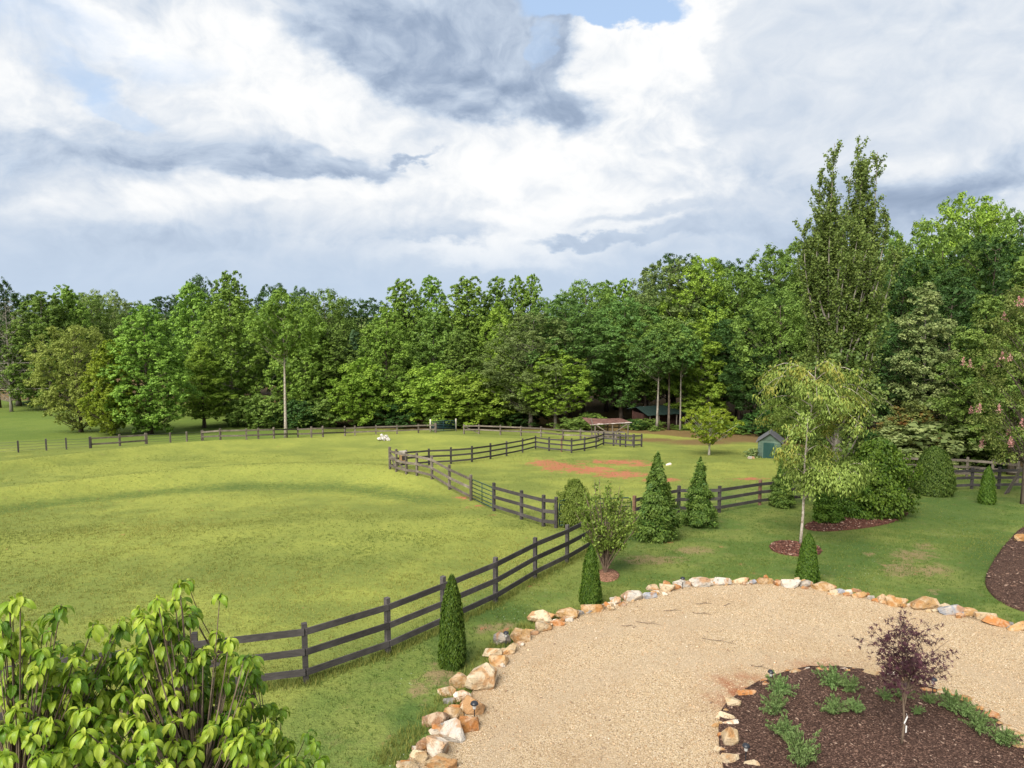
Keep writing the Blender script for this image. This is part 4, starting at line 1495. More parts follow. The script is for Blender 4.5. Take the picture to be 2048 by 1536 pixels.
# ---- crape myrtle at the right edge
def myrtle():
    rng = np.random.default_rng(61)
    g = Geo()
    lv, fl = Leaves(62), Leaves(63)
    H = 11.0
    for (tx, ty, r) in ((.5, .2, .17), (-.9, -.1, .11), (.1, -.6, .09)):
        t = np.linspace(0, 1, 9)
        g.tube(np.column_stack([tx * t ** 1.5, ty * t, t * H * .8]), r * (1 - .8 * t) * np.where(t == 0, 1.2, 1), 8)
    for i in range(70):
        a = i * 2.39996
        t = (i + .5) / 70
        z = H * (.22 + .76 * t)
        reach = 3.1 * math.sqrt(max(.05, 1 - ((t - .45) / .60) ** 2)) * rng.uniform(.7, 1.05)
        c = np.array((math.cos(a) * reach, math.sin(a) * reach, z))
        p0 = np.array((0, 0, max(2.0, z - reach * .9)))
        s = np.linspace(0, 1, 5)
        pts = p0 + (c - p0) * s[:, None] + np.column_stack([s * 0, s * 0, .35 * np.sin(s * math.pi)])
        g.tube(pts, .04 * (1 - .8 * s), 4, cap=False)
        for j in range(9):
            d = sphere_dirs(1, rng)[0]
            q = c + d * rng.uniform(.2, .95) * (1, 1, .6)
            m = 26
            ld = sphere_dirs(m, rng)
            lv.add(q + ld * .34 * rng.uniform(.2, 1.2, (m, 1)) * (1, 1, .7), ld * .6 + d * .3 + (0, 0, .8), .17, .09, .45 + rng.normal(size=m) * .22)
        if rng.random() < .42:
            for j in range(2):
                q = c + np.array((math.cos(a) * .7 + rng.normal() * .4, math.sin(a) * .7 + rng.normal() * .4, .25 + rng.uniform(0, .3)))
                m = 60
                u = rng.random(m)
                pos = q + np.column_stack([rng.normal(size=m) * .09 * (1.2 - u), rng.normal(size=m) * .09 * (1.2 - u), u * .42])
                fl.add(pos, rng.normal(size=(m, 3)), .075, .065, .5 + rng.normal(size=m) * .3)
    return g.mesh('trunk', True), lv.mesh('crown'), fl.mesh('blossom'), H


M['blossom'] = foliage('blossom_pink', (.42, .16, .15), (.68, .42, .38), None, 0, .6, .3, 0)
tm_, cm_, fm_, h_ = myrtle()
loc = hit(2046, 1008)
o = empty('crape_myrtle', loc - (0, 0, .1), 2.7, (.72, .72, (z_at(560, loc[1], 2046) - loc[2]) / h_))
tag(o, 'pink flowering crape myrtle with a brown trunk at the right frame edge', 'tree')
for nm_, me_, mk_ in (('trunk', tm_, 'bark'), ('crown', cm_, 'myrtle2'), ('blossom', fm_, 'blossom')):
    link(nm_, me_, M[mk_], o)
# ------------------------------------------------------------------ fences
def plain(name, col, rough=.5, metal=0.0, spec=.4, var=.15):
    b = MB(name)
    n = b.noise(b.coord('Object'), 6, 4, .6)
    c = b.mix(n, tuple(q * (1 - var) for q in col), tuple(min(1, q * (1 + var)) for q in col))
    return b.finish(c, rough, None, spec, metal)


M['tube_green'] = plain('green_tube', (.012, .040, .026), .4)
M['tube_teal'] = plain('teal_tube', (.015, .045, .055), .45)
M['rope'] = plain('wire', (.10, .10, .09), .5, .6)

fr = np.random.default_rng(44)


def fence(name, label, posts, H, fracs, board=(.03, .14), post=.11, mat='fence', side=-1, zoff=None, gaps=(), post_mat=None, over=.06, wire=False, braces=()):
    pts = [hit(*p) if not isinstance(p, np.ndarray) else p for p in posts]
    root = empty(name, tuple(pts[0]))
    tag(root, label, 'fence')
    o0 = pts[0]
    pm = post_mat or mat
    for i, p in enumerate(pts):
        g = Geo()
        hgt = H + over + fr.uniform(-.02, .04)
        d = pts[min(i + 1, len(pts) - 1)] - pts[max(i - 1, 0)]
        rz = math.atan2(d[1], d[0]) + fr.normal() * .03
        g.box(p - o0 + (0, 0, hgt / 2 - .12), (post, post, hgt + .24), rz)
        ob = g.build('post', M['fence_red'] if fr.random() < .12 and mat == 'fence' else M[pm], root)
    for i in range(len(pts) - 1):
        if i in gaps:
            continue
        a, b = pts[i] - o0, pts[i + 1] - o0
        d = b - a
        n = np.array((-d[1], d[0], 0))
        n /= np.linalg.norm(n)
        if n[1] > 0:
            n = -n
        off = n * (post / 2 + board[0] / 2 + .002) * (-side)
        for f in fracs:
            g = Geo()
            j = fr.uniform(-.012, .012, 2)
            e = d / np.linalg.norm(d) * .003
            if wire:
                g.tube(np.array([a + (0, 0, H * f), (a + b) / 2 + (0, 0, H * f - .02), b + (0, 0, H * f)]), .012, 4)
                g.build('wire', M['rope'], root)
            else:
                g.beam(a + e + off + (0, 0, H * f + j[0]), b - e + off + (0, 0, H * f + j[1]), board[0], board[1])
                g.build('board', M[mat], root)
    for (i, j, fa, fb) in braces:
        g = Geo()
        g.beam(pts[i] - o0 + (0, 0.05, H * fa), pts[j] - o0 + (0, .05, H * fb), .06, .10)
        g.build('brace', M[mat], root)
    return root, pts


NEAR = [(-330, 1555), (-120, 1490), (-10, 1462), (136, 1432), (395, 1395), (612, 1366), (776, 1308), (887, 1258), (991, 1208), (1070, 1159), (1134, 1127), (1186, 1096)]
NEAR[0:3] = [(-330, 1520), (-170, 1492), (-20, 1462)]
fence('board_fence', 'dark three-board fence nearest the camera, from the leafy tree to the twiggy bush', NEAR, 1.32, (.90, .56, .22), (.03, .15), .11)
F2 = [(780, 938), (793, 943), (813, 948), (834, 951), (864, 958), (899, 979), (942, 1001)]
fence('board_fence', 'three-board paddock fence from the braced corner down to the left green gate', F2, 1.30, (.90, .54, .2), (.03, .14), .12, 'fence_grey', braces=((0, 2, .75, .1), (0, 1, .7, .05)))
_, pB = fence('board_fence', 'short three-board fence between the two green tube gates', [(988, 1022), (1043, 1039), (1087, 1053), (1112, 1056)], 1.30, (.90, .55, .2), (.03, .15), .12)
F3 = [(780, 938), (813, 934), (858, 930), (902, 928), (944, 924), (981, 918), (1013, 912), (1045, 905), (1071, 898), (1098, 902), (1123, 904), (1143, 906), (1169, 902), (1192, 897), (1207, 890), (1227, 892), (1240, 893), (1251, 894), (1268, 895), (1283, 894)]
fence('board_fence', 'dark three-board fence zigzagging along the far side of the paddock with the bare red soil', F3, 1.18, (.90, .56, .2), (.03, .13), .11)
F4 = [(182, 896), (240, 892), (292, 888)]
fence('board_fence', 'short two-board fence piece under the bright conical tree at the left', F4, 1.0, (.88, .35), (.04, .15), .15, 'fence_grey')
fence('wire_fence', 'wire boundary fence with dark posts at the left frame edge', [(-40, 909), (37, 905), (93, 901), (133, 899), (180, 896.5)], .95, (.95, .7, .45, .2), post=.13, mat='fence', wire=True)
fence('wire_fence', 'wire boundary fence between the short two-board piece and the long far fence', [(294, 888), (341, 885), (374, 883), (404, 881)], .95, (.95, .7, .45, .2), post=.13, mat='fence_grey', wire=True)
F5 = [(406, 881), (441, 880), (493, 879), (517, 878), (548, 877), (596, 875), (623, 875), (646, 874), (690, 872), (710, 871), (752, 869), (794, 868), (837, 866), (870, 865)]
fence('board_fence', 'long two-board boundary fence along the foot of the wood behind the white heap', F5, 1.0, (.88, .40), (.04, .15), .15, 'fence_grey')
F6 = [(872, 865), (928, 868), (958, 868), (1001, 870), (1042, 872), (1082, 874), (1126, 879), (1161, 880), (1196, 884), (1232, 888), (1266, 892)]
fence('board_fence', 'two-board boundary fence from the far field gate to the rusty shelter', F6, 1.05, (.90, .48), (.04, .14), .14, 'fence_grey', gaps=(0,), braces=((1, 2, .85, .05),))
F7 = [(1268, 1049), (1312, 1036), (1357, 1026), (1438, 1025), (1519, 1010), (1580, 1004), (1640, 999), (1700, 994), (1752, 990), (1805, 986), (1862, 982), (1943, 978), (1997, 978), (2046, 977)]
fence('board_fence', 'three-board fence running right from the green gate behind the evergreens', F7, 1.22, (.90, .56, .22), (.03, .15), .12)
F8 = [(1752, 947), (1803, 950), (1866, 953), (1933, 955), (1984, 960), (2034, 966)]
fence('board_fence', 'shaded three-board fence further back behind the right-hand fence', F8, 1.25, (.90, .56, .22), (.03, .14), .13, 'fence_grey')
F9 = [(1470, 866), (1492, 867), (1514, 868), (1540, 870), (1575, 871), (1610, 872)]
fence('board_fence', 'three-board fence in the shade of the wood left of the small green shed', F9, 1.15, (.88, .55, .2), (.03, .13), .12)


def tube_gate(label, a, b, H, nr, mat, r=.024, up=0.12, name='tube_gate'):
    root = empty(name, tuple(a))
    tag(root, label, 'gate')
    d = b - a
    u = d / np.linalg.norm(d)
    p, q = u * .10, d - u * .10
    z = np.array((0, 0, 1.0))
    c = .14
    g = Geo()
    g.tube([p + z * up, p + z * (H - c), p + z * (H - c * .3) + u * c * .3, p + z * H + u * c, (p + q) / 2 + z * H, q + z * H - u * c, q + z * (H - c * .3) - u * c * .3, q + z * (H - c), q + z * up], r * 1.25, 6)
    g.tube([p + z * up, q + z * up], r * 1.25, 6)
    g.build('frame', M[mat], root, True)
    for i in range(1, nr):
        g = Geo()
        zz = up + (H - up) * (i / nr) ** 1.1
        g.tube([p + z * zz, q + z * zz], r, 6)
        g.build('bar', M[mat], root, True)
    for k in (.5,):
        g = Geo()
        m = p + (q - p) * k
        g.tube([m + z * up, m + z * H], r, 6)
        g.build('upright', M[mat], root, True)
    return root


tube_gate('dark green tube gate in the paddock fence, the left and smaller one', hit(943, 1000), hit(987, 1021), 1.12, 5, 'tube_green')
tube_gate('wide green tube gate with rounded corners, half hidden behind the twiggy bush', hit(1114, 1056), hit(1266, 1049), 1.20, 6, 'tube_green')
pa, pb = hit(861, 864), hit(912, 862)
tube_gate('teal tube gate between two pale posts at the foot of the wood', pa, pb, 1.25, 6, 'tube_teal', .035)
for p, lb in ((pa, 'pale wooden post at the left end of the teal far gate'), (pb, 'pale wooden post at the right end of the teal far gate')):
    g = Geo()
    g.tube([(0, 0, -.1), (0, 0, 1.0), (0, 0, 1.5)], .085, 8)
    o = g.build('gate_post', M['pale_wood'], None, True)
    o.location = p
    tag(o, lb, 'post', 'pale posts of the far gate')
# wooden box hung inside the braced corner
loc = hit(806, 940)
o = empty('salt_box', loc + (0, 0, .5), .3)
tag(o, 'small tan wooden box hanging in the braced corner of the paddock fence', 'box')
g = Geo()
g.box((0, 0, .25), (.42, .22, .52))
g.build('box', plain('tan_wood', (.42, .25, .12), .8), o)
g = Geo()
g.box((.03, -.125, .27), (.20, .03, .26))
g.build('opening', M['fence'], o)
g = Geo()
g.beam((-.24, 0, .60), (.24, 0, .60), .24, .16)
g.build('lid', M['pale_wood'], o)


# ------------------------------------------------------------------ stones
def stone_mat():
    b = MB('field_stone')
    oi = b.n('ShaderNodeObjectInfo')
    shift = b.n('ShaderNodeVectorMath', operation='MULTIPLY_ADD')
    cr_ = b.n('ShaderNodeCombineXYZ')
    for k in range(3):
        b.L.new(oi.outputs['Random'], cr_.inputs[k])
    b.L.new(cr_.outputs[0], shift.inputs[0])
    shift.inputs[1].default_value = (37, 19, 53)
    b.L.new(b.coord('World'), shift.inputs[2])
    v = shift.outputs[0]
    n = b.noise(v, 4.5, 5, .65, .6)
    n2 = b.noise(v, 12, 5, .7)
    n3 = b.noise(v, 2.4, 3, .5, 1.0)
    lighter = b.mix(.5, oi.outputs['Color'], (.55, .45, .33))
    c = b.mix(b.ss(n, .42, .62), oi.outputs['Color'], lighter)
    c = b.mix(b.math('MULTIPLY', b.ss(n3, .50, .62), .7), c, (.34, .155, .045))
    c = b.mix(b.math('MULTIPLY', b.ss(n2, .54, .68), .65), c, (.10, .075, .055))
    c = b.mix(b.math('MULTIPLY', b.ss(n2, .40, .28), .35), c, (.70, .64, .55))
    h = b.math('ADD', b.math('MULTIPLY', n, .8), b.math('MULTIPLY', n2, .5))
    return b.finish(c, .85, b.bump(h, 1.0, .09), .2)


M['stone'] = stone_mat()
SCOL = dict(c=(.47, .37, .24), o=(.36, .215, .09), w=(.58, .51, .42), g=(.23, .22, .21), b=(.24, .13, .07), r=(.35, .145, .045), t=(.37, .27, .155), l=(.40, .37, .33), k=(.27, .28, .31))
STONES = []
for i in range(12):
    r_ = np.random.default_rng(900 + i)
    d = sphere_dirs(15 + i % 5, r_)
    d = np.sign(d) * np.abs(d) ** .75 * .5 * r_.uniform(.82, 1.0, (len(d), 1))
    d[:, 2] = np.maximum(d[:, 2], -.33)
    bm = bmesh.new()
    vs = [bm.verts.new(p) for p in d]
    res = bmesh.ops.convex_hull(bm, input=vs)
    bmesh.ops.delete(bm, geom=[v for v in bm.verts if not v.link_faces], context='VERTS')
    bmesh.ops.dissolve_limit(bm, angle_limit=math.radians(12), verts=bm.verts, edges=bm.edges)
    bmesh.ops.bevel(bm, geom=list(bm.edges), offset=.035, segments=2, affect='EDGES', profile=.6)
    bmesh.ops.triangulate(bm, faces=bm.faces)
    for v in bm.verts:
        v.co += Vector(r_.normal(size=3) * .008)
    STONES.append(mesh_bm('stone', bm, False))
    STONES[-1].materials.append(M['stone'])
sr = np.random.default_rng(77)


def put_stone(parent, origin, px, py, w, h, col, zf, i):
    # the middle of the stone sits about half its height above the ground
    p = hit(px, py + h * .28, zf)
    D = p[1]
    ww = w / FPX * D * 1.2
    hh = h / FPX * D
    dep = min(ww, max(.55 * ww, hh)) * .85
    H = min(max(.10, .4 * ww, (hh - .42 * dep) / .86), 1.0 * max(ww, hh))
    H = min(H * 1.1, .68)
    o = link('stone', STONES[i % len(STONES)], None, parent)
    o.location = p - origin + np.array((0, .1 * dep, H * .22))
    o.scale = (ww * 1.1, dep * 1.15, H * 1.25)
    o.rotation_euler = (sr.uniform(-.15, .15), sr.uniform(-.15, .15), sr.uniform(-.35, .35) + math.pi * (i % 2))
    c = np.array(SCOL[col]) * sr.uniform(.85, 1.15)
    o.color = (*np.minimum(c, .8), 1)
    return o


EDGE = [(962, 1352, 60, 72, 'c'), (919, 1360, 40, 40, 'o'), (892, 1382, 36, 28, 't'), (924, 1391, 35, 29, 'w'), (900, 1399, 26, 22, 'g'), (946, 1406, 50, 52, 'c'), (871, 1436, 48, 48, 'b'),
        (903, 1427, 42, 36, 'o'), (934, 1446, 44, 48, 'r'), (906, 1461, 50, 58, 'l'), (872, 1456, 32, 26, 'r'), (878, 1490, 56, 62, 'w'), (845, 1488, 30, 32, 'b'), (882, 1525, 62, 32, 't'), (842, 1512, 26, 28, 't'),
        (815, 1534, 44, 24, 't'), (998, 1317, 36, 38, 'o'), (984, 1303, 40, 24, 'c'), (1019, 1296, 28, 30, 't'), (1001, 1276, 36, 30, 'g'), (1041, 1269, 38, 44, 'o'), (1081, 1232, 46, 28, 'c'), (1080, 1252, 46, 30, 't'), (1100, 1230, 26, 20, 'o'),
        (1133, 1226, 46, 26, 'o'), (1115, 1245, 28, 17, 'r'), (1137, 1239, 17, 11, 'l'), (1157, 1225, 21, 13, 'g'), (1186, 1217, 46, 17, 'o'), (1215, 1208, 18, 14, 'r'), (1232, 1200, 21, 19, 'w'), (1264, 1193, 46, 25, 'l'),
        (1298, 1190, 31, 21, 'k'), (1307, 1176, 26, 12, 't'), (1330, 1168, 20, 20, 'r'), (1337, 1177, 36, 13, 'c'), (1350, 1173, 16, 15, 'r'), (1364, 1166, 33, 21, 'l'), (1380, 1164, 20, 14, 't'), (1402, 1167, 44, 16, 'l'), (1428, 1160, 22, 8, 't'),
        (1443, 1164, 38, 12, 'l'), (1481, 1163, 30, 10, 't'), (1506, 1164, 18, 13, 'k'), (1529, 1162, 32, 16, 'o'), (1532, 1153, 9, 9, 'r'), (1554, 1167, 26, 10, 'r'), (1584, 1166, 42, 24, 'l'), (1612, 1167, 28, 20, 'g'),
        (1648, 1176, 42, 14, 'o'), (1667, 1183, 15, 13, 'c'), (1680, 1182, 18, 14, 'k'), (1695, 1182, 20, 16, 'w'), (1712, 1180, 20, 12, 'b'), (1718, 1190, 30, 12, 'o'), (1733, 1189, 16, 10, 'r'), (1742, 1194, 16, 12, 'l'),
        (1767, 1197, 20, 22, 'o'), (1779, 1194, 20, 14, 'o'), (1795, 1204, 46, 22, 'o'), (1848, 1211, 56, 17, 'o'), (1893, 1216, 30, 10, 'c'), (1902, 1222, 46, 22, 'k'), (1939, 1223, 30, 24, 'o'), (1974, 1232, 42, 18, 't'),
        (1992, 1245, 46, 14, 'r'), (2035, 1254, 40, 17, 'o'), (2080, 1270, 40, 20, 't'), (2120, 1290, 44, 22, 'o')]
eo = np.array((drive_front[8][0], drive_front[8][1], 0.0))
root = empty('stone_edging', eo)
tag(root, 'edging of rough tan, orange and grey stones round the gravel circle', 'stone edging')
er = np.random.default_rng(12)
fill = []
for q0, q1 in zip(DRIVE_EDGE[:-1], DRIVE_EDGE[1:]):
    for k in range(5):
        u = er.random()
        s_ = np.interp(q0[1], [1165, 1540], [11, 26]) * er.uniform(.6, 1.25)
        fill.append((q0[0] + (q1[0] - q0[0]) * u + er.normal() * 5, q0[1] + (q1[1] - q0[1]) * u - 2 + er.normal() * 4, s_ * 1.2, s_ * .8, 'cotbrlwg'[er.integers(0, 8)]))
for i, (px, py, w, h, c) in enumerate(EDGE + fill):
    put_stone(root, eo, px, py, w, h, c, gravel_z, i)
IEDGE = [(1452, 1431, 38, 26, 'c'), (1460, 1446, 36, 18, 'w'), (1461, 1476, 36, 52, 't'), (1458, 1516, 42, 32, 'c'), (1506, 1533, 38, 14, 'c'), (1462, 1404, 40, 28, 't'), (1494, 1388, 44, 22, 'r'), (1529, 1370, 20, 20, 'r'),
         (1592, 1345, 30, 14, 't'), (1612, 1341, 24, 12, 'l'), (1648, 1342, 28, 14, 'r'), (1690, 1344, 26, 10, 'o'), (1745, 1348, 42, 16, 't'), (1782, 1350, 32, 16, 'w'), (1812, 1362, 28, 14, 'l'), (1855, 1381, 30, 16, 'r'), (1890, 1386, 30, 14, 'o'),
         (1925, 1400, 34, 14, 't'), (1955, 1418, 30, 14, 'o'), (1982, 1431, 34, 16, 'r'), (2018, 1461, 50, 34, 't'), (2046, 1492, 44, 30, 'o'), (2075, 1520, 46, 34, 'c'), (1452, 1560, 40, 34, 't')]
io = np.array((isl[3][0], isl[3][1], 0.03))
root = empty('stone_edging', io)
tag(root, 'edging of cream and orange stones round the mulch island in the gravel', 'stone edging')
fill = []
for q0, q1 in zip(ISLAND[:-1], ISLAND[1:]):
    for k in range(3):
        u = er.random()
        s_ = er.uniform(12, 22)
        fill.append((q0[0] + (q1[0] - q0[0]) * u + er.normal() * 3, q0[1] + (q1[1] - q0[1]) * u + er.normal() * 3, s_ * 1.2, s_ * .7, 'cotbrlto'[er.integers(0, 8)]))
for i, (px, py, w, h, c) in enumerate(IEDGE + fill):
    put_stone(root, io, px, py, w, h, c, gravel_z, i + 5)
o = put_stone(None, np.zeros(3), 2040, 1076, 28, 24, 'o', ground_z, 3)
o.name = 'boulder'
tag(o, 'single orange boulder on the dark mulch bed at the right frame edge', 'boulder')
o = put_stone(None, np.zeros(3), 1337, 929, 12, 5, 'w', ground_z, 6)
o.name = 'rock'
tag(o, 'flat whitish rock lying alone in the paddock grass beside the red soil', 'rock')
o = put_stone(None, np.zeros(3), 1502, 916, 14, 5, 'l', ground_z, 8)
o.name = 'rock'
tag(o, 'flat pale rock beneath the low plant by the green shed', 'rock')
# white heap in the meadow
ho = hit(767, 881)
root = empty('rock_pile', ho)
tag(root, 'white rock heap standing alone in the open meadow', 'rock pile')
M['white_rock'] = plain('white_rock', (.50, .47, .43), .85, 0, .2, .2)
for i, (dx, dy, dz, s) in enumerate(((-.35, 0, .18, .5), (.05, -.1, .18, .5), (.42, 0, .18, .46), (-.15, .15, .42, .46), (.25, .1, .42, .46), (.04, .2, .22, .6), (-.5, .15, .14, .35), (.58, -.1, .1, .3))):
    me = STONES[(i * 5 + 1) % 12].copy()
    me.materials.clear()
    me.materials.append(M['white_rock'])
    q = link('stone', me, None, root)
    q.location = (dx, dy, dz)
    q.scale = (s, s, s * .8)
    q.rotation_euler = (i, i * .7, i * 1.3)


# ------------------------------------------------------------------ path lights
M['cap'] = plain('black_cap', (.018, .020, .026), .35)
b_ = MB('lamp_glass')
M['lamp_glass'] = b_.finish((.55, .55, .52), .15, None, .5)


def lathe(prof, n=14):
    V, F = [], []
    for (r, z) in prof:
        for k in range(n):
            a = 2 * math.pi * k / n
            V.append((r * math.cos(a), r * math.sin(a), z))
    for i in range(len(prof) - 1):
        for k in range(n):
            k2 = (k + 1) % n
            F.append((i * n + k, i * n + k2, (i + 1) * n + k2, (i + 1) * n + k))
    F.append(tuple(range(n))[::-1])
    F.append(tuple((len(prof) - 1) * n + k for k in range(n)))
    return V, F


g1 = Geo()
g1.tube([(0, 0, -.1), (0, 0, .1), (0, 0, .26)], .011, 6)
stake_me = g1.mesh('stake')
g2 = Geo()
g2.add(*lathe([(.030, .25), (.036, .26), (.044, .34), (.044, .352)]))
glass_me = g2.mesh('lantern', True)
g3 = Geo()
g3.add(*lathe([(.082, .350), (.084, .357), (.070, .385), (.040, .405), (.012, .413)]))
cap_me = g3.mesh('cap', True)
for (px, py, hpx, zf, lb) in ((949, 1441, 40, gravel_z, 'path light with black cap in front of the big orange stone at the gravel edge'),
                              (1012, 1290, 24, gravel_z, 'path light before the grey stone beside the largest arborvitae'),
                              (1365, 1178, 24, gravel_z, 'path light by the grey stones at the far gravel edge'),
                              (1541, 1371, 30, isl_z, 'path light at the upper left corner of the mulch island'),
                              (1865, 1388, 34, isl_z, 'path light at the upper right side of the mulch island, right of the purple maple'),
                              (1491, 1524, 32, isl_z, 'path light inside the mulch island near the lower left stones')):
    p = hit(px, py, zf)
    s = min(1.25, max(.85, hpx / FPX * p[1] / .41 / .93))
    o = empty('path_light', p, 0, (s, s, s))
    tag(o, lb, 'path light', 'black path lights along the driveway')
    for nm_, me_, mt_ in (('stake', stake_me, 'cap'), ('lantern', glass_me, 'lamp_glass'), ('cap', cap_me, 'cap')):
        link(nm_, me_, M[mt_], o)


# ------------------------------------------------------------------ junipers
def juniper(seed, n=44):
    rng = np.random.default_rng(seed)
    g, lv = Geo(), Leaves(seed + 1)
    for i in range(n):
        a = i * 2.39996 + rng.normal() * .3
        el_ = rng.uniform(.25, 1.35)
        ln = rng.uniform(.30, .56) * (1 if el_ < .8 else .75)
        t = np.linspace(0, 1, 5)
        d = np.array((math.cos(a) * math.cos(el_), math.sin(a) * math.cos(el_), math.sin(el_)))
        pts = d * ln * t[:, None] + np.column_stack([t * 0, t * 0, .06 * t - .10 * t ** 2.5])
        g.tube(pts, .007 * (1 - .7 * t), 4, cap=False)
        m = 60
        u = rng.uniform(.2, 1.05, m)
        c = np.column_stack([np.interp(u, t, pts[:, k]) for k in range(3)])
        lv.add(c + rng.normal(size=(m, 3)) * .028 * (1.3 - u)[:, None], rng.normal(size=(m, 3)) * .7 + (0, 0, .8), .060, .016, .30 + .40 * u + rng.normal(size=m) * .15, axis=d * 1.3 + (0, 0, .3))
    return g.mesh('stems'), lv.mesh('foliage'), .55, .5


PROTO['jun_a'] = juniper(501)
PROTO['jun_b'] = juniper(511, 36)
JUN = [(1560, 1388, 58, 'juniper under the upper left path light of the mulch island'),
       (1550, 1428, 66, 'juniper second from the top in the left row of the island'),
       (1568, 1474, 62, 'juniper third from the top in the left row of the island'),
       (1600, 1528, 96, 'largest juniper at the bottom of the left row in the island'),
       (1664, 1372, 62, 'juniper at the back rim of the island, left of the purple maple'),
       (1700, 1382, 50, 'low juniper joined to the right side of the back rim juniper'),
       (1668, 1428, 58, 'feathery juniper alone in the middle of the island, left of the maple stem'),
       (1710, 1424, 46, 'flat juniper right of the feathery middle one'),
       (1772, 1398, 34, 'small juniper left behind the maple stem'),
       (1803, 1396, 46, 'juniper directly behind the maple stem'),
       (1835, 1428, 26, 'tiny juniper right of the maple stem'),
       (1856, 1406, 34, 'small juniper under the upper right path light'),
       (1902, 1420, 62, 'juniper at the top of the right row in the island'),
       (1932, 1434, 56, 'juniper second in the right row of the island'),
       (1958, 1462, 58, 'juniper third in the right row of the island'),
       (2006, 1492, 62, 'juniper lowest in the right row beside the tan stones')]
for i, (px, py, w, lb) in enumerate(JUN):
    p = hit(px, py, isl_z)
    place_tree(('jun_a', 'jun_b')[i % 2], 'juniper', p + (0, 0, .10), .62 * w / 58, w / FPX * p[1] * 1.3, i * 1.7, 'juniper', 'spreading green ' + lb, 'shrub', 'junipers in the mulch island', 'twig')


# ------------------------------------------------------------------ purple maple
def star_leaves(Pc, Nn, size, rng):
    n = len(Pc)
    Nn = unit(Nn)
    r = rng.normal(size=(n, 3))
    t = unit(r - Nn * np.sum(r * Nn, 1, keepdims=True))
    s = np.cross(Nn, t)
    sz = size * rng.uniform(.7, 1.3, (n, 1))
    V = [Pc]
    prof = []
    for k in range(5):
        a = math.radians(-104 + 52 * k)
        prof += [(a - math.radians(26), .26), (a, (1.0, .95, 1.15, .95, 1.0)[k])]
    prof.append((math.radians(130), .26))
    for a, rad in prof:
        V.append(Pc + (t * math.cos(a) + s * math.sin(a)) * sz * rad * .62 - Nn * sz * (.16 * rad))
    V = np.stack(V, 1)
    k = V.shape[1]
    base = np.arange(n)[:, None] * k
    F = np.concatenate([np.stack([base[:, 0], base[:, 0] + j, base[:, 0] + j + 1], 1) for j in range(1, k - 1)])
    return V.reshape(-1, 3), F, k


def purple_maple():
    rng = np.random.default_rng(71)
    g = Geo()
    Pl, Nl = [], []
    H = 2.35
    t = np.linspace(0, 1, 8)
    stem = np.column_stack([.03 * np.sin(t * 5), .02 * t, t * 1.1])
    g.tube(stem, .022 * (1 - .4 * t), 7)
    specs = [(-.62, .1, 2.05), (-.40, -.2, 2.36), (-.72, -.15, 1.55), (.0, .12, 2.22), (.18, -.15, 1.95), (.50, .05, 2.12), (.88, .1, 1.72), (.62, -.2, 1.45), (-.45, .3, 1.7), (.3, .35, 1.75), (.12, .3, 2.0), (-.2, -.4, 1.65), (.4, -.4, 1.5), (-.15, .1, 1.9), (-.30, .25, 1.35), (.35, .1, 1.3), (-.52, -.05, 1.25)]
    for (x, y, z) in specs:
        z0 = rng.uniform(.7, 1.08)
        s = np.linspace(0, 1, 7)
        end = np.array((x, y, z))
        p0 = np.array((0.02, 0, z0))
        pts = p0 + (end - p0) * s[:, None] + np.column_stack([-.2 * x * np.sin(s * math.pi), s * 0, .06 * np.sin(s * math.pi)])
        g.tube(pts, .012 * (1 - .75 * s), 5, cap=False)
        for j in range(11):
            u = rng.uniform(.38, 1.0)
            c = np.array([np.interp(u, s, pts[:, k]) for k in range(3)])
            d = unit(rng.normal(size=3) * (1, 1, .5) + (0, 0, .1))
            q = c + d * rng.uniform(.08, .24)
            g.tube([c, (c + q) / 2 + (0, 0, .01), q], .0035, 3, cap=False)
            m = rng.integers(6, 12)
            Pl.append(q + rng.normal(size=(m, 3)) * .055)
            Nl.append(rng.normal(size=(m, 3)) * .55 + (0, -.2, .9))
    P_, N_ = np.concatenate(Pl), np.concatenate(Nl)
    V, F, k = star_leaves(P_, N_, .088, rng)
    me = mesh_np('foliage', V, F, dict(tint=np.repeat(np.clip(.45 + rng.normal(size=len(P_)) * .28, 0, 1), k)))
    return g.mesh('stems', True), me, H, .9


PROTO['maple'] = purple_maple()
loc = hit(1803, 1487, isl_z)
mp = place_tree('maple', 'maple', loc + (0, 0, .1), 2.35 * 1.08, 1.8 * 1.06, .15, 'purple_maple', 'small dark purple maple with thin stem in the mulch island', 'tree', barkm='twig')
M['paper'] = plain('white_tag', (.75, .74, .72), .6)
for (dz, dx, ang, lb) in ((.48, .03, .35, 'upper white paper tag tied to the purple maple stem'), (.30, .045, -.1, 'lower white paper tag tied to the purple maple stem')):
    g = Geo()
    g.box((0, 0, 0), (.030, .004, .14))
    g.tube([(0, 0, .068), (-.02, .012, .10), (-.03, .02, .11)], .002, 3)
    o = g.build('plant_tag', M['paper'])
    o.location = loc + (dx, -.04, dz)
    o.rotation_euler = (.1, ang, .3)
    tag(o, lb, 'plant tag')


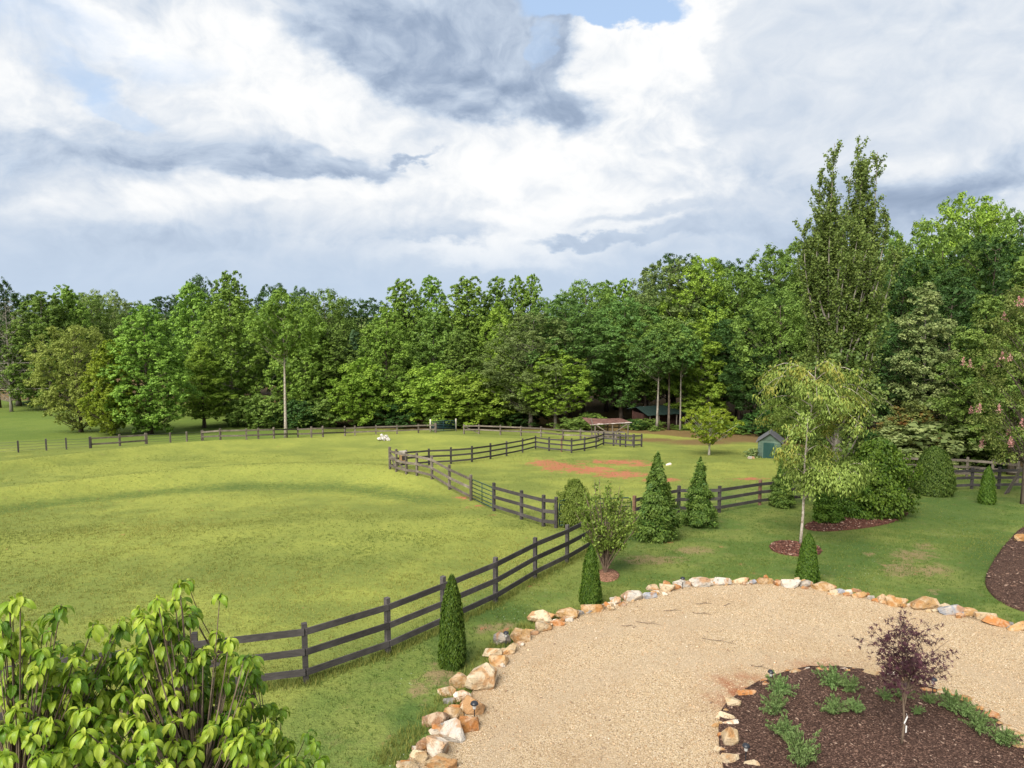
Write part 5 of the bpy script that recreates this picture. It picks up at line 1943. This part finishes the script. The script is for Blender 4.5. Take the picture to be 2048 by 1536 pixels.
# ------------------------------------------------------------------ dogwood close to the camera
def dog_leaf(curl, bend, seed):
    rng = np.random.default_rng(seed)
    n = 6
    V, F = [], []
    x, z, ang = 0.0, 0.0, bend
    st = 1.0 / n
    for i in range(n + 1):
        u = i / n
        w = .195 * math.sin(math.pi * min(1, u * .97 + .015) ** .85) ** .9
        if i == n:
            w = .004
        ca, sa = math.cos(ang), math.sin(ang)
        up = .32 * w
        V += [(x - sa * up, -w, z + ca * up + .012 * math.sin(u * 17 + seed)), (x - sa * up * .4, -w * .5, z + ca * up * .45 + .01), (x, 0, z), (x - sa * up * .4, w * .5, z + ca * up * .45 + .01), (x - sa * up, w, z + ca * up + .012 * math.cos(u * 15 + seed))]
        x += math.cos(ang) * st
        z += math.sin(ang) * st
        ang -= curl * st * (1.5 - u)
    for i in range(n):
        for k in range(4):
            F.append((i * 5 + k, (i + 1) * 5 + k, (i + 1) * 5 + k + 1, i * 5 + k + 1))
    return np.array(V), np.array(F)


DL = [dog_leaf(1.5, -.15, 1), dog_leaf(1.25, -.35, 2), dog_leaf(1.9, .15, 3), dog_leaf(1.0, -.55, 4), dog_leaf(1.5, -.05, 5)]


def dog_mat(name, use_obj):
    b = MB(name)
    if use_obj:
        t = b.n('ShaderNodeSeparateColor')
        oi = b.n('ShaderNodeObjectInfo')
        b.L.new(oi.outputs['Color'], t.inputs[0])
        t = t.outputs[0]
    else:
        t = b.attr('tint')
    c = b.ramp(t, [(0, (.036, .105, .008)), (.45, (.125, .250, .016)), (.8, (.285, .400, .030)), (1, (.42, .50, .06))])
    # paler midrib and arching veins
    u = b.attr('across')
    l_ = b.attr('along')
    rib = b.ss(b.math('ABSOLUTE', u), .10, .02)
    vn = b.math('FRACT', b.math('ADD', b.math('MULTIPLY', l_, 5.0), b.math('MULTIPLY', b.math('ABSOLUTE', u), -1.3)))
    vein = b.ss(b.math('ABSOLUTE', b.math('SUBTRACT', vn, .5)), .10, .02)
    c = b.mix(b.math('MULTIPLY', b.math('MAXIMUM', rib, b.math('MULTIPLY', vein, .5)), .35), c, (.40, .46, .12))
    n = b.noise(b.coord('World'), 14, 4)
    c = b.mix(b.math('MULTIPLY', b.ss(n, .5, .7), .25), c, (.08, .16, .015))
    h = b.math('SUBTRACT', 0.0, b.math('MAXIMUM', rib, vein))
    return b.finish(c, .42, b.bump(h, .5, .003), .35, 0, .38, c)


M['dog_leaf'] = dog_mat('dogwood_leaf', True)
M['dog_stuff'] = dog_mat('dogwood_leaf_mass', False)
across = np.tile(np.array((-1, -.5, 0, .5, 1.0)), 7)
along = np.repeat(np.linspace(0, 1, 7), 5)
dl_me = []
for V, F in DL:
    me = mesh_np('leaf', V, F, dict(across=across, along=along), True)
    me.materials.append(M['dog_leaf'])
    dl_me.append(me)
TIPS = [(1147, 160), (1118, 275), (1005, 262), (600, 430), (770, 400), (890, 330), (1010, 330), (1050, 355), (920, 380), (940, 450), (1080, 440), (1385, 480), (1470, 530), (60, 280), (130, 250), (80, 350), (160, 440), (30, 490), (90, 560),
        (200, 530), (10, 590), (145, 660), (310, 630), (480, 640), (460, 700), (550, 600), (700, 530), (800, 600), (870, 580), (960, 590), (1040, 570), (990, 640), (1250, 640), (1290, 690), (1300, 590), (1490, 640), (1550, 690), (1410, 700),
        (1420, 760), (1130, 740), (1250, 770), (60, 740), (40, 800), (220, 720), (360, 720), (260, 810), (640, 660), (740, 740), (930, 740), (1040, 810), (650, 870), (780, 850), (890, 890), (1000, 820), (1350, 890), (1240, 840), (1170, 920),
        (1500, 900), (1540, 960), (1480, 1040), (1380, 1000), (500, 970), (560, 960), (330, 1040), (120, 1090), (200, 1150), (780, 1020), (870, 1010), (920, 1070), (1080, 1010), (1100, 1050), (1210, 990), (1720, 1050), (1770, 1110), (1560, 1120),
        (1280, 1140), (1100, 1170), (960, 1180), (540, 1110), (640, 1180), (500, 1200), (400, 1250), (30, 1250), (250, 1270), (400, 1310), (930, 1270), (1060, 1310), (1250, 1210), (1420, 1220), (1700, 1200), (1850, 1270), (1900, 1300), (1650, 1270),
        (1550, 1250), (1780, 1300), (1200, 1290), (720, 1290), (830, 1180), (1600, 1180), (30, 900), (100, 960), (330, 900), (440, 860), (560, 800), (700, 960), (1120, 880), (1420, 930), (1340, 1080), (1500, 1180), (1660, 1120)]
dr = np.random.default_rng(55)
trunk_xy = np.array((-2.45, 4.3))
tips = []
for (X, Y) in TIPS:
    px, py = X * .3125, 1120 + Y * .3125 - 6
    low = sstep(Y, 700, 1331)
    D = 3.55 + X / 2048 * 1.0 - low * .45 + dr.uniform(-.12, .2)
    d = ray(px, py)
    p = d / d[1] * D + (0, 0, CZ)
    tips.append((p, True))
for (p, _) in list(tips):
    for k in range(4):
        tips.append((p + np.array((dr.normal() * .12, dr.uniform(-.05, .4), -dr.uniform(.10, .42))), False))
# the rest of the crown: behind, below and beyond the frame
C0 = np.array((-2.5, 4.4, 5.0))
top_pts = np.array([p for p, _ in tips])
while len(tips) < 1000:
    d = sphere_dirs(1, dr)[0]
    q = C0 + d * np.array((1.75, 1.5, 1.55)) * dr.uniform(.45, 1.0) ** .5
    # stay below the visible outline: under the surface spanned by the tips
    near = np.linalg.norm((top_pts - q)[:, :2], axis=1)
    k = np.argsort(near)[:6]
    lim = np.min(top_pts[k, 2]) - .16
    fwd = CZ - q[2]
    # keep clear of the view above the outline
    px = 1024 + q[0] / (q[1] * CT + fwd * ST) * FPX
    py = 768 - ((q[2] - CZ) * CT + q[1] * ST) / (q[1] * CT + fwd * ST) * FPX
    outline = np.interp(px, [-200, 0, 60, 150, 230, 300, 380, 450, 520, 560, 620, 640], [1250, 1290, 1350, 1360, 1330, 1300, 1340, 1400, 1430, 1470, 1530, 1600])
    if q[2] > lim and px > -150 and near.min() < 1.2 or py < outline + 60 or q[1] < 2.6:
        continue
    tips.append((q, False))
root = empty('dogwood_tree', (trunk_xy[0], trunk_xy[1], float(ground_z(*trunk_xy))), 0)
ro = np.array(root.location)
tag(root, 'bright yellow green tree with large drooping leaves close to the camera at lower left', 'tree')
gb = Geo()
t = np.linspace(0, 1, 9)
tr = np.column_stack([.06 * np.sin(t * 5), .05 * t, -.1 + t * 5.0])
gb.tube(tr, .085 * (1 - .6 * t), 9)
hubs = []
for i in range(26):
    a = i * 2.39996
    z0 = 1.6 + 3.2 * (i / 26)
    hub = C0 - ro + np.array((math.cos(a) * .85, math.sin(a) * .75, -1.3 + 1.75 * ((i * 7) % 26) / 26))
    p0 = np.array((0, 0, min(z0, hub[2] - .3)))
    s = np.linspace(0, 1, 6)
    gb.tube(p0 + (hub - p0) * s[:, None] + np.column_stack([s * 0, s * 0, -.12 * np.sin(s * math.pi)]), .03 * (1 - .6 * s), 6, cap=False)
    hubs.append(hub)
hubs = np.array(hubs)
SV, SF, ST_, SA, SL, sn = [], [], [], [], [], 0
nobj = 0
order = sorted(range(len(tips)), key=lambda i: tips[i][0][1] if tips[i][1] else 99)
for i in order:
    p, vis = tips[i]
    q = p - ro
    dd = np.linalg.norm(hubs - q, axis=1) + np.maximum(0, hubs[:, 2] - q[2]) * 1.5
    h = hubs[int(np.argmin(dd))]
    s = np.linspace(0, 1, 6)
    gb.tube(h + (q - h) * s[:, None] + np.column_stack([s * 0, s * 0, -.10 * np.sin(s * math.pi)]), (.0048 if vis else .003) * (1 - .7 * s) + .0018, 5, cap=False)
    nl = int(dr.integers(8, 12))
    a0 = dr.uniform(0, 6.28)
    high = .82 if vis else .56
    for k in range(nl + (2 if vis else 0)):
        a = a0 + k * 2 * math.pi / nl + dr.normal() * .2
        sc = dr.uniform(.068, .108) * (.62 if k >= nl else 1)
        off = np.array((0, 0, .02 if k >= nl else -dr.uniform(0, .03)))
        pitch = dr.normal() * .22 - (.05 if k < nl else -.3)
        R = Euler((dr.normal() * .25, pitch, a)).to_matrix()
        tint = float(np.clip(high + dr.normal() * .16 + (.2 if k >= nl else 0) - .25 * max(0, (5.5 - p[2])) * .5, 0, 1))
        v = int(dr.integers(0, 5))
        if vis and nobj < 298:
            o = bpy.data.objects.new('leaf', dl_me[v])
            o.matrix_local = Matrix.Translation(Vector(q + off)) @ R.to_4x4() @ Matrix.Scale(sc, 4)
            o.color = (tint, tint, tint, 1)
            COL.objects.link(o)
            o.parent = root
            nobj += 1
        else:
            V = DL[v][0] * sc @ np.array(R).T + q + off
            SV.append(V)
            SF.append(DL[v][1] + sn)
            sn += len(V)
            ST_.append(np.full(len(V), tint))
            SA.append(across)
            SL.append(along)
link('branches', gb.mesh('branches', True), M['twig'], root)
tag(link('leaf_mass', mesh_np('leaf_mass', np.concatenate(SV), np.concatenate(SF), dict(tint=np.concatenate(ST_), across=np.concatenate(SA), along=np.concatenate(SL)), True), M['dog_stuff'], root), kind='stuff')

# ------------------------------------------------------------------ buildings
b_ = MB('rusty_metal')
n_ = b_.noise(b_.coord('Object'), 1.6, 6, .7)
gy_ = b_.n('ShaderNodeSeparateXYZ')
b_.L.new(b_.coord('Object'), gy_.inputs[0])
edge_ = b_.ss(b_.math('ADD', b_.math('MULTIPLY', gy_.outputs[1], -.8), b_.math('MULTIPLY', n_, 1.4)), 1.45, 1.75)
c_ = b_.mix(b_.ss(n_, .35, .65), (.085, .040, .030), (.17, .085, .065))
M['rust'] = b_.finish(b_.mix(edge_, c_, (.52, .45, .40)), .7, None, .3, .1)
M['green_roof'] = plain('green_metal_roof', (.022, .040, .035), .45, .1)
M['barn_wall'] = wood('red_brown_boards', (.028, .013, .011), (.052, .024, .019), (6, 6, 1))
M['shed_wall'] = wood('green_boards', (.055, .085, .065), (.08, .115, .088), (1, 1, 8))
M['shed_door'] = wood('teal_door', (.016, .050, .042), (.024, .066, .056), (6, 6, 1))
M['shingle'] = wood('grey_shingles', (.055, .055, .06), (.10, .10, .105), (3, 9, 9))


def roof_slab(corners, th):
    """four corners (a front-left, b front-right, c back-right, d back-left)"""
    c = np.asarray(corners, float)
    g = Geo()
    g.add(np.concatenate([c, c - (0, 0, th)]), [(0, 1, 2, 3), (7, 6, 5, 4), (0, 4, 5, 1), (1, 5, 6, 2), (2, 6, 7, 3), (3, 7, 4, 0)])
    return g


# rusty open shelter
o0 = at_y(1214, 71.5)
root = empty('open_shelter', o0, -.06)
tag(root, 'open shelter with a sagging rusty metal roof behind the far paddock fence', 'shelter')
zf, zb = z_at(850, 70) - o0[2], z_at(834, 73.5) - o0[2]
for i in range(8):
    u0, u1 = i / 8, (i + 1) / 8
    xa, xb = -1.7 + 4.3 * u0, -1.7 + 4.3 * u1 - .012
    ya, yb = -2.5 + 4.2 * u0, -2.5 + 4.2 * u1 - .012
    sag = .10 * math.sin(u0 * 3.1)
    roof_slab([(xa, -1.3, zf + .28 * u0 - .03 + (i % 2) * .012), (xb, -1.3, zf + .28 * u1 - .03 + (i % 2) * .012), (yb, 1.5, zb - sag), (ya, 1.5, zb - sag)], .025).build('roof_panel', M['rust'], root)
for (x, y, z) in ((-1.2, -1.1, zf), (2.2, -1.1, zf + .15), (.6, -1.1, zf + .05), (-1.4, 1.3, zb - .15), (1.5, 1.3, zb - .1), (.3, 1.3, zb - .15)):
    g = Geo()
    g.tube([(x, y, -.2), (x, y, z * .5), (x, y, z)], .07, 7)
    g.build('post', M['fence_grey'], root)
for (a, b) in (((-1.1, -1.2, zf - .05), (1.0, -1.2, .15)), ((2.1, -1.2, zf + .1), (-.1, -1.2, .15))):
    g = Geo()
    g.beam(a, b, .06, .11)
    g.build('brace', M['fence_grey'], root)
for (y, z) in ((-1.16, .45), (-1.16, .85), (1.36, .5), (1.36, .95), (1.36, 1.35)):
    g = Geo()
    g.beam((-1.6, y, z), (1.9, y, z - .03), .05, .14)
    g.build('rail', M['fence_grey'], root)
for sx in (-1.5, 2.3):
    g = Geo()
    g.beam((sx, -1.3, zf + .05), (sx * .8 - .3, 1.45, zb - .1), .06, .12)
    g.build('rafter', M['fence_grey'], root)
# barn in the wood
o0 = at_y(1318, 86.0)
root = empty('barn', o0, .38)
tag(root, 'dark red barn with a green metal roof half hidden among the tree trunks', 'barn')
zt = z_at(828, 84) - o0[2]
zr = z_at(806, 89) - o0[2]
Wb, Db = 5.4, 4.6
for i in range(18):
    g = Geo()
    x = -Wb / 2 + Wb * (i + .5) / 18
    g.box((x, Db / 2 - .6, zt / 2 + .2), (Wb / 18 - .02, .06, zt + .4))
    g.box((x, -Db / 2 + 1.3, zt / 2), (Wb / 18 - .02, .06, zt))
    g.build('board', M['barn_wall'], root)
for sx in (-1, 1):
    g = Geo()
    g.box((sx * Wb / 2, .3, zt / 2), (.08, Db - 1.9, zt))
    g.build('side_wall', M['barn_wall'], root)
for i in range(12):
    xa, xb = -Wb / 2 - .35 + (Wb + .7) * i / 12, -Wb / 2 - .35 + (Wb + .7) * (i + 1) / 12 - .02
    roof_slab([(xa, -Db / 2 - .2, zt + .02 + .03 * (i % 2)), (xb, -Db / 2 - .2, zt + .02 + .03 * (i % 2)), (xb, .3, zr + .03 * (i % 2)), (xa, .3, zr + .03 * (i % 2))], .06).build('roof_panel', M['green_roof'], root)
    roof_slab([(xa, .304, zr + .03 * (i % 2)), (xb, .304, zr + .03 * (i % 2)), (xb, Db / 2, zt + .3), (xa, Db / 2, zt + .3)], .06).build('roof_panel', M['green_roof'], root)
for i in range(5):
    g = Geo()
    x = -Wb / 2 + .1 + (Wb - .2) * i / 4
    g.tube([(x, -Db / 2 + .05, -.2), (x, -Db / 2 + .05, zt * .5), (x, -Db / 2 + .05, zt)], .075, 7)
    g.build('post', M['fence_grey'], root)
# bare trunks standing before the barn
for (px, base, top, r, D) in ():
    pass

# small green shed
o0 = hit(1526, 914)
root = empty('garden_shed', o0 + (.55, 0, 0), -.42)
tag(root, 'small green shed with a teal door and grey gable roof behind the pale-stemmed tree', 'shed')
ws, ds, hs, rs = 1.7, 1.9, 1.45, 2.05
for i in range(7):
    z0 = hs * i / 7
    for (cx, cy, sx, sy) in ((0, -ds / 2, ws, .05), (0, ds / 2, ws, .05), (-ws / 2, 0, .05, ds - .06), (ws / 2, 0, .05, ds - .06)):
        g = Geo()
        g.box((cx, cy + (-.012 if sy < .06 and cy < 0 else 0) * (i % 2), z0 + hs / 14), (sx, sy, hs / 7 - .012))
        g.build('clapboard', M['shed_wall'], root)
for sy in (-1, 1):
    g = Geo()
    y = sy * ds / 2
    g.add([(-ws / 2, y - .02, hs), (ws / 2, y - .02, hs), (0, y - .02, rs), (-ws / 2, y + .02, hs), (ws / 2, y + .02, hs), (0, y + .02, rs)], [(0, 1, 2), (5, 4, 3), (0, 3, 4, 1), (1, 4, 5, 2), (2, 5, 3, 0)])
    g.build('gable', M['shed_wall'], root)
for sx in (-1, 1):
    e = sx * (ws / 2 + .16)
    ze = hs - .11
    roof_slab([(0, -ds / 2 - .18, rs + .06), (e, -ds / 2 - .18, ze), (e, ds / 2 + .18, ze), (0, ds / 2 + .18, rs + .06)], .05).build('roof_side', M['shingle'], root)
g = Geo()
g.box((-.05, -ds / 2 - .05, .66), (.85, .05, 1.3))
door = g.build('door', M['shed_door'], root)
for sx in (-.49, .39):
    g = Geo()
    g.box((sx, -ds / 2 - .055, .66), (.07, .05, 1.36))
    g.build('door_trim', M['shed_wall'], root)

# leaning boards at the right edge
o0 = hit(2030, 985)
root = empty('board_stack', o0, 0)
tag(root, 'weathered boards leaning against the trunk at the right frame edge', 'boards')
for i in range(5):
    g = Geo()
    g.beam((.25 + .02 * i, .05 * i, 1.45 - .07 * i), (-.55 - .12 * i, -.2 - .10 * i, .04), .035, .16)
    g.build('board', M['fence_grey'], root)

# power lines at the left edge
P0, P1 = at_y(-420, 108), at_y(96, 112)
for (py, lb) in ((729, 'topmost thin cable of the power line at the left frame edge'), (744, 'middle thin cable of the power line at the left frame edge'), (782, 'lowest thin cable of the power line at the left frame edge')):
    za = z_at(py, 110)
    t = np.linspace(-1, 1, 15)
    pts = np.column_stack([P0[0] + (P1[0] - P0[0]) * (t + 1) / 2, P0[1] + (P1[1] - P0[1]) * (t + 1) / 2, za + .25 * t ** 2])
    g = Geo()
    g.tube(pts, .03, 5)
    o = g.build('power_cable', M['pale_wood'])
    tag(o, lb, 'cable')
g = Geo()
g.tube([P1 * (1, 1, 0) + (0, 0, P1[2] - .3), P1 * (1, 1, 0) + (0, 0, z_at(735, 112)), P1 * (1, 1, 0) + (0, 0, z_at(715, 112))], [.16, .14, .12], 8)
tag(g.build('utility_pole', M['fence_grey']), 'wooden utility pole standing among the trees at the right end of the cables', 'utility pole')
# ------------------------------------------------------------------ ground cover
gr = np.random.default_rng(88)


def in_view(x, y, m=1.08):
    return np.abs(x / (y * FPX / 1024)) < m


def grass(n, y0, y1, hgt, wid, nb, seed):
    rng = np.random.default_rng(seed)
    y = np.sqrt(rng.uniform(y0 ** 2, y1 ** 2, n))
    x = rng.uniform(-1.1, 1.1, n) * y * 1024 / FPX
    k = ~inside(x, y, drive_poly)
    for pl in (bed_birch, bed_shrub, bed_right, bed_bush):
        k &= ~inside(x, y, pl)
    # tufts come in patches
    k &= rng.random(n) < np.clip((y1 - y) / 8, 0, 1) * np.clip((y - y0) / (8 if y0 > 15 else .1), 0, 1)
    k &= rng.random(n) < .35 + .65 * sstep(vnoise(x, y, 1.1, 31) + .5 * vnoise(x, y, .4, 32), -.5, .6)
    x, y = x[k], y[k]
    n = len(x)
    z = ground_z(x, y) - .01
    x, y, z = (np.repeat(q, nb) for q in (x, y, z))
    m = n * nb
    a = rng.uniform(0, 6.28, m)
    r = rng.uniform(0, .07, m)
    bx, by = x + np.cos(a) * r, y + np.sin(a) * r
    h = hgt * rng.uniform(.5, 1.3, m)
    w = wid * rng.uniform(.7, 1.3, m)
    b2 = rng.uniform(0, 6.28, m)
    lx, ly = np.cos(a) * h * rng.uniform(.1, .7, m), np.sin(a) * h * rng.uniform(.1, .7, m)
    V = np.stack([np.column_stack([bx - np.cos(b2) * w / 2, by - np.sin(b2) * w / 2, z]), np.column_stack([bx + np.cos(b2) * w / 2, by + np.sin(b2) * w / 2, z]), np.column_stack([bx + lx, by + ly, z + h])], 1).reshape(-1, 3)
    F = np.arange(m * 3).reshape(m, 3)
    fx = np.interp(y, [10, 14, 16, 18.5, 21, 24, 27, 30, 34, 40, 60], [-7, -4.5, -3.2, -2.0, -.5, .9, 2.2, 3.6, 6, 14, 30])
    lawn_ = sstep(x - fx, -.3, .8)
    dryp = np.clip(.55 + .45 * vnoise(x, y, 5, 41) + rng.normal(size=m) * .22 - .50 * lawn_, 0, 1)
    return mesh_np('grass', V, F, dict(tint=np.repeat(dryp, 3)))


M['blade'] = foliage('grass_blade', (.085, .140, .026), (.310, .290, .070), None, 0, .6, .3, 0)
tag(link('grass', grass(90000, 10.5, 34, .062, .020, 4, 601), M['blade']), kind='stuff', label='short mown grass of the lawn and meadow near the camera')
tag(link('grass', grass(70000, 25, 62, .06, .026, 3, 602), M['blade']), kind='stuff', label='short mown grass further down the meadow and paddock')


def tufts(seed):
    rng = np.random.default_rng(seed)
    cx, cy = [], []
    for p in NEAR[2:]:
        q = hit(*p)
        cx.append(q[0] + rng.normal(size=40) * .13)
        cy.append(q[1] + rng.normal(size=40) * .13)
    near_pts = [hit(*p)[:2] for p in NEAR[2:]]
    for a, b in zip(near_pts[:-1], near_pts[1:]):        # uncut strip under the boards
        u = rng.random(260)
        cx.append(a[0] + (b[0] - a[0]) * u + rng.normal(size=260) * .10)
        cy.append(a[1] + (b[1] - a[1]) * u + rng.normal(size=260) * .10)
    e = np.array(drive_front)
    c = np.array((5.0, 10.0))
    for a, b in zip(e[:-1], e[1:]):                       # longer grass against the edging stones
        u = rng.random(80)
        p = a + (b - a) * u[:, None]
        p = p + unit(p - c) * rng.uniform(.10, .6, (80, 1))
        cx.append(p[:, 0])
        cy.append(p[:, 1])
    x, y = np.repeat(np.concatenate(cx), 5), np.repeat(np.concatenate(cy), 5)
    m = len(x)
    x, y = x + rng.normal(size=m) * .03, y + rng.normal(size=m) * .03
    z = ground_z(x, y) - .01
    a, b2 = rng.uniform(0, 6.28, m), rng.uniform(0, 6.28, m)
    h, w = rng.uniform(.07, .19, m), rng.uniform(.010, .018, m)
    V = np.stack([np.column_stack([x - np.cos(b2) * w / 2, y - np.sin(b2) * w / 2, z]), np.column_stack([x + np.cos(b2) * w / 2, y + np.sin(b2) * w / 2, z]),
                  np.column_stack([x + np.cos(a) * h * .4, y + np.sin(a) * h * .4, z + h])], 1).reshape(-1, 3)
    return mesh_np('grass', V, np.arange(m * 3).reshape(m, 3), dict(tint=np.repeat(np.clip(.45 + rng.normal(size=m) * .25, 0, 1), 3)))


tag(link('grass', tufts(611), M['blade']), kind='stuff', label='longer grass left under the near fence and along the edging stones')


def bits(n, poly, zf, size, seed, elong=1.0, flat=.6):
    rng = np.random.default_rng(seed)
    poly = np.asarray(poly)
    lo, hi = poly.min(0), poly.max(0)
    x, y = rng.uniform(lo[0], hi[0], n * 2), rng.uniform(max(lo[1], 8.5), hi[1], n * 2)
    k = inside(x, y, poly) & in_view(x, y)
    x, y = x[k][:n], y[k][:n]
    m = len(x)
    z = zf(x, y)
    s = size * rng.lognormal(0, .35, m)
    o = np.array([(1, 0, 0), (0, 1, 0), (-1, 0, 0), (0, -1, 0), (0, 0, 1), (0, 0, -1)], float)
    V = o[None] * s[:, None, None] * np.array((elong, 1, flat)) * rng.uniform(.7, 1.3, (m, 6, 1))
    a = rng.uniform(0, 6.28, m)
    ca, sa = np.cos(a)[:, None], np.sin(a)[:, None]
    til = rng.normal(size=(m, 1)) * .4
    X = V[:, :, 0] * ca - V[:, :, 1] * sa
    Y = V[:, :, 0] * sa + V[:, :, 1] * ca
    Z = V[:, :, 2] + V[:, :, 0] * til * .5
    V = np.stack([X + x[:, None], Y + y[:, None], Z + (z + s * flat * .4)[:, None]], -1).reshape(-1, 3)
    f = np.array([(0, 1, 4), (1, 2, 4), (2, 3, 4), (3, 0, 4), (1, 0, 5), (2, 1, 5), (3, 2, 5), (0, 3, 5)])
    F = (f[None] + (np.arange(m) * 6)[:, None, None]).reshape(-1, 3)
    return mesh_np('bits', V, F, dict(tint=np.repeat(rng.random(m), 6)))


def bit_mat(name, stops):
    b = MB(name)
    return b.finish(b.ramp(b.attr('tint'), stops), .9, None, .15)


M['pebble'] = bit_mat('pebble', [(0, (.17, .12, .085)), (.2, (.36, .235, .13)), (.6, (.55, .39, .24)), (.9, (.62, .48, .33)), (1, (.68, .58, .46))])
M['chip'] = bit_mat('bark_chip', [(0, (.030, .018, .014)), (.5, (.080, .045, .033)), (.85, (.15, .09, .065)), (1, (.30, .21, .16))])
M['chip_red'] = bit_mat('red_bark_chip', [(0, (.04, .018, .014)), (.5, (.11, .045, .032)), (.85, (.17, .075, .05)), (1, (.38, .26, .2))])
tag(link('loose_gravel', bits(30000, drive_poly, gravel_z, .0115, 701), M['pebble']), kind='stuff', label='loose tan pebbles covering the gravel driveway')
tag(link('mulch_chips', bits(11000, isl_poly, isl_z, .0115, 702, 2.2, .5), M['chip']), kind='stuff', label='bark chips covering the mulch island')
for pl, hh, n_, mt_, lb in ((bed_shrub, .12, 3000, 'chip_red', 'bark chips of the red mulch bed round the large rounded shrub'), (bed_birch, .08, 1500, 'chip_red', 'bark chips of the mulch ring round the pale stems'), (bed_right, .1, 4000, 'chip', 'bark chips of the dark mulch bed at the right frame edge')):
    tag(link('mulch_chips', bits(n_, pl, mound(ground_z, pl, hh), .022, 703, 2.0, .5), M[mt_]), kind='stuff', label=lb)
# twigs dropped on the gravel
for i, (px, py, ln, a) in enumerate(((1408, 1208, .45, .1), (1405, 1228, .5, -.2), (1438, 1283, .8, -.35), (1300, 1248, .7, -.3), (1258, 1253, .4, -.1), (1455, 1210, .3, .6), (1520, 1335, .4, -.4), (1346, 1222, .5, .05))):
    p = hit(px, py, gravel_z)
    g = Geo()
    t = np.linspace(-.5, .5, 6)
    g.tube(np.column_stack([t * ln * math.cos(a), t * ln * math.sin(a) + .02 * np.sin(t * 9), .02 + .01 * np.cos(t * 7)]), .009 * (1 - .5 * (t + .5)), 5)
    g.tube([(0, 0, .02), (ln * .2, ln * .15, .03)], .004, 4)
    o = g.build('twig', M['twig'])
    o.location = p
    tag(o, 'thin dead twig lying on the gravel', 'twig', 'twigs dropped on the gravel')
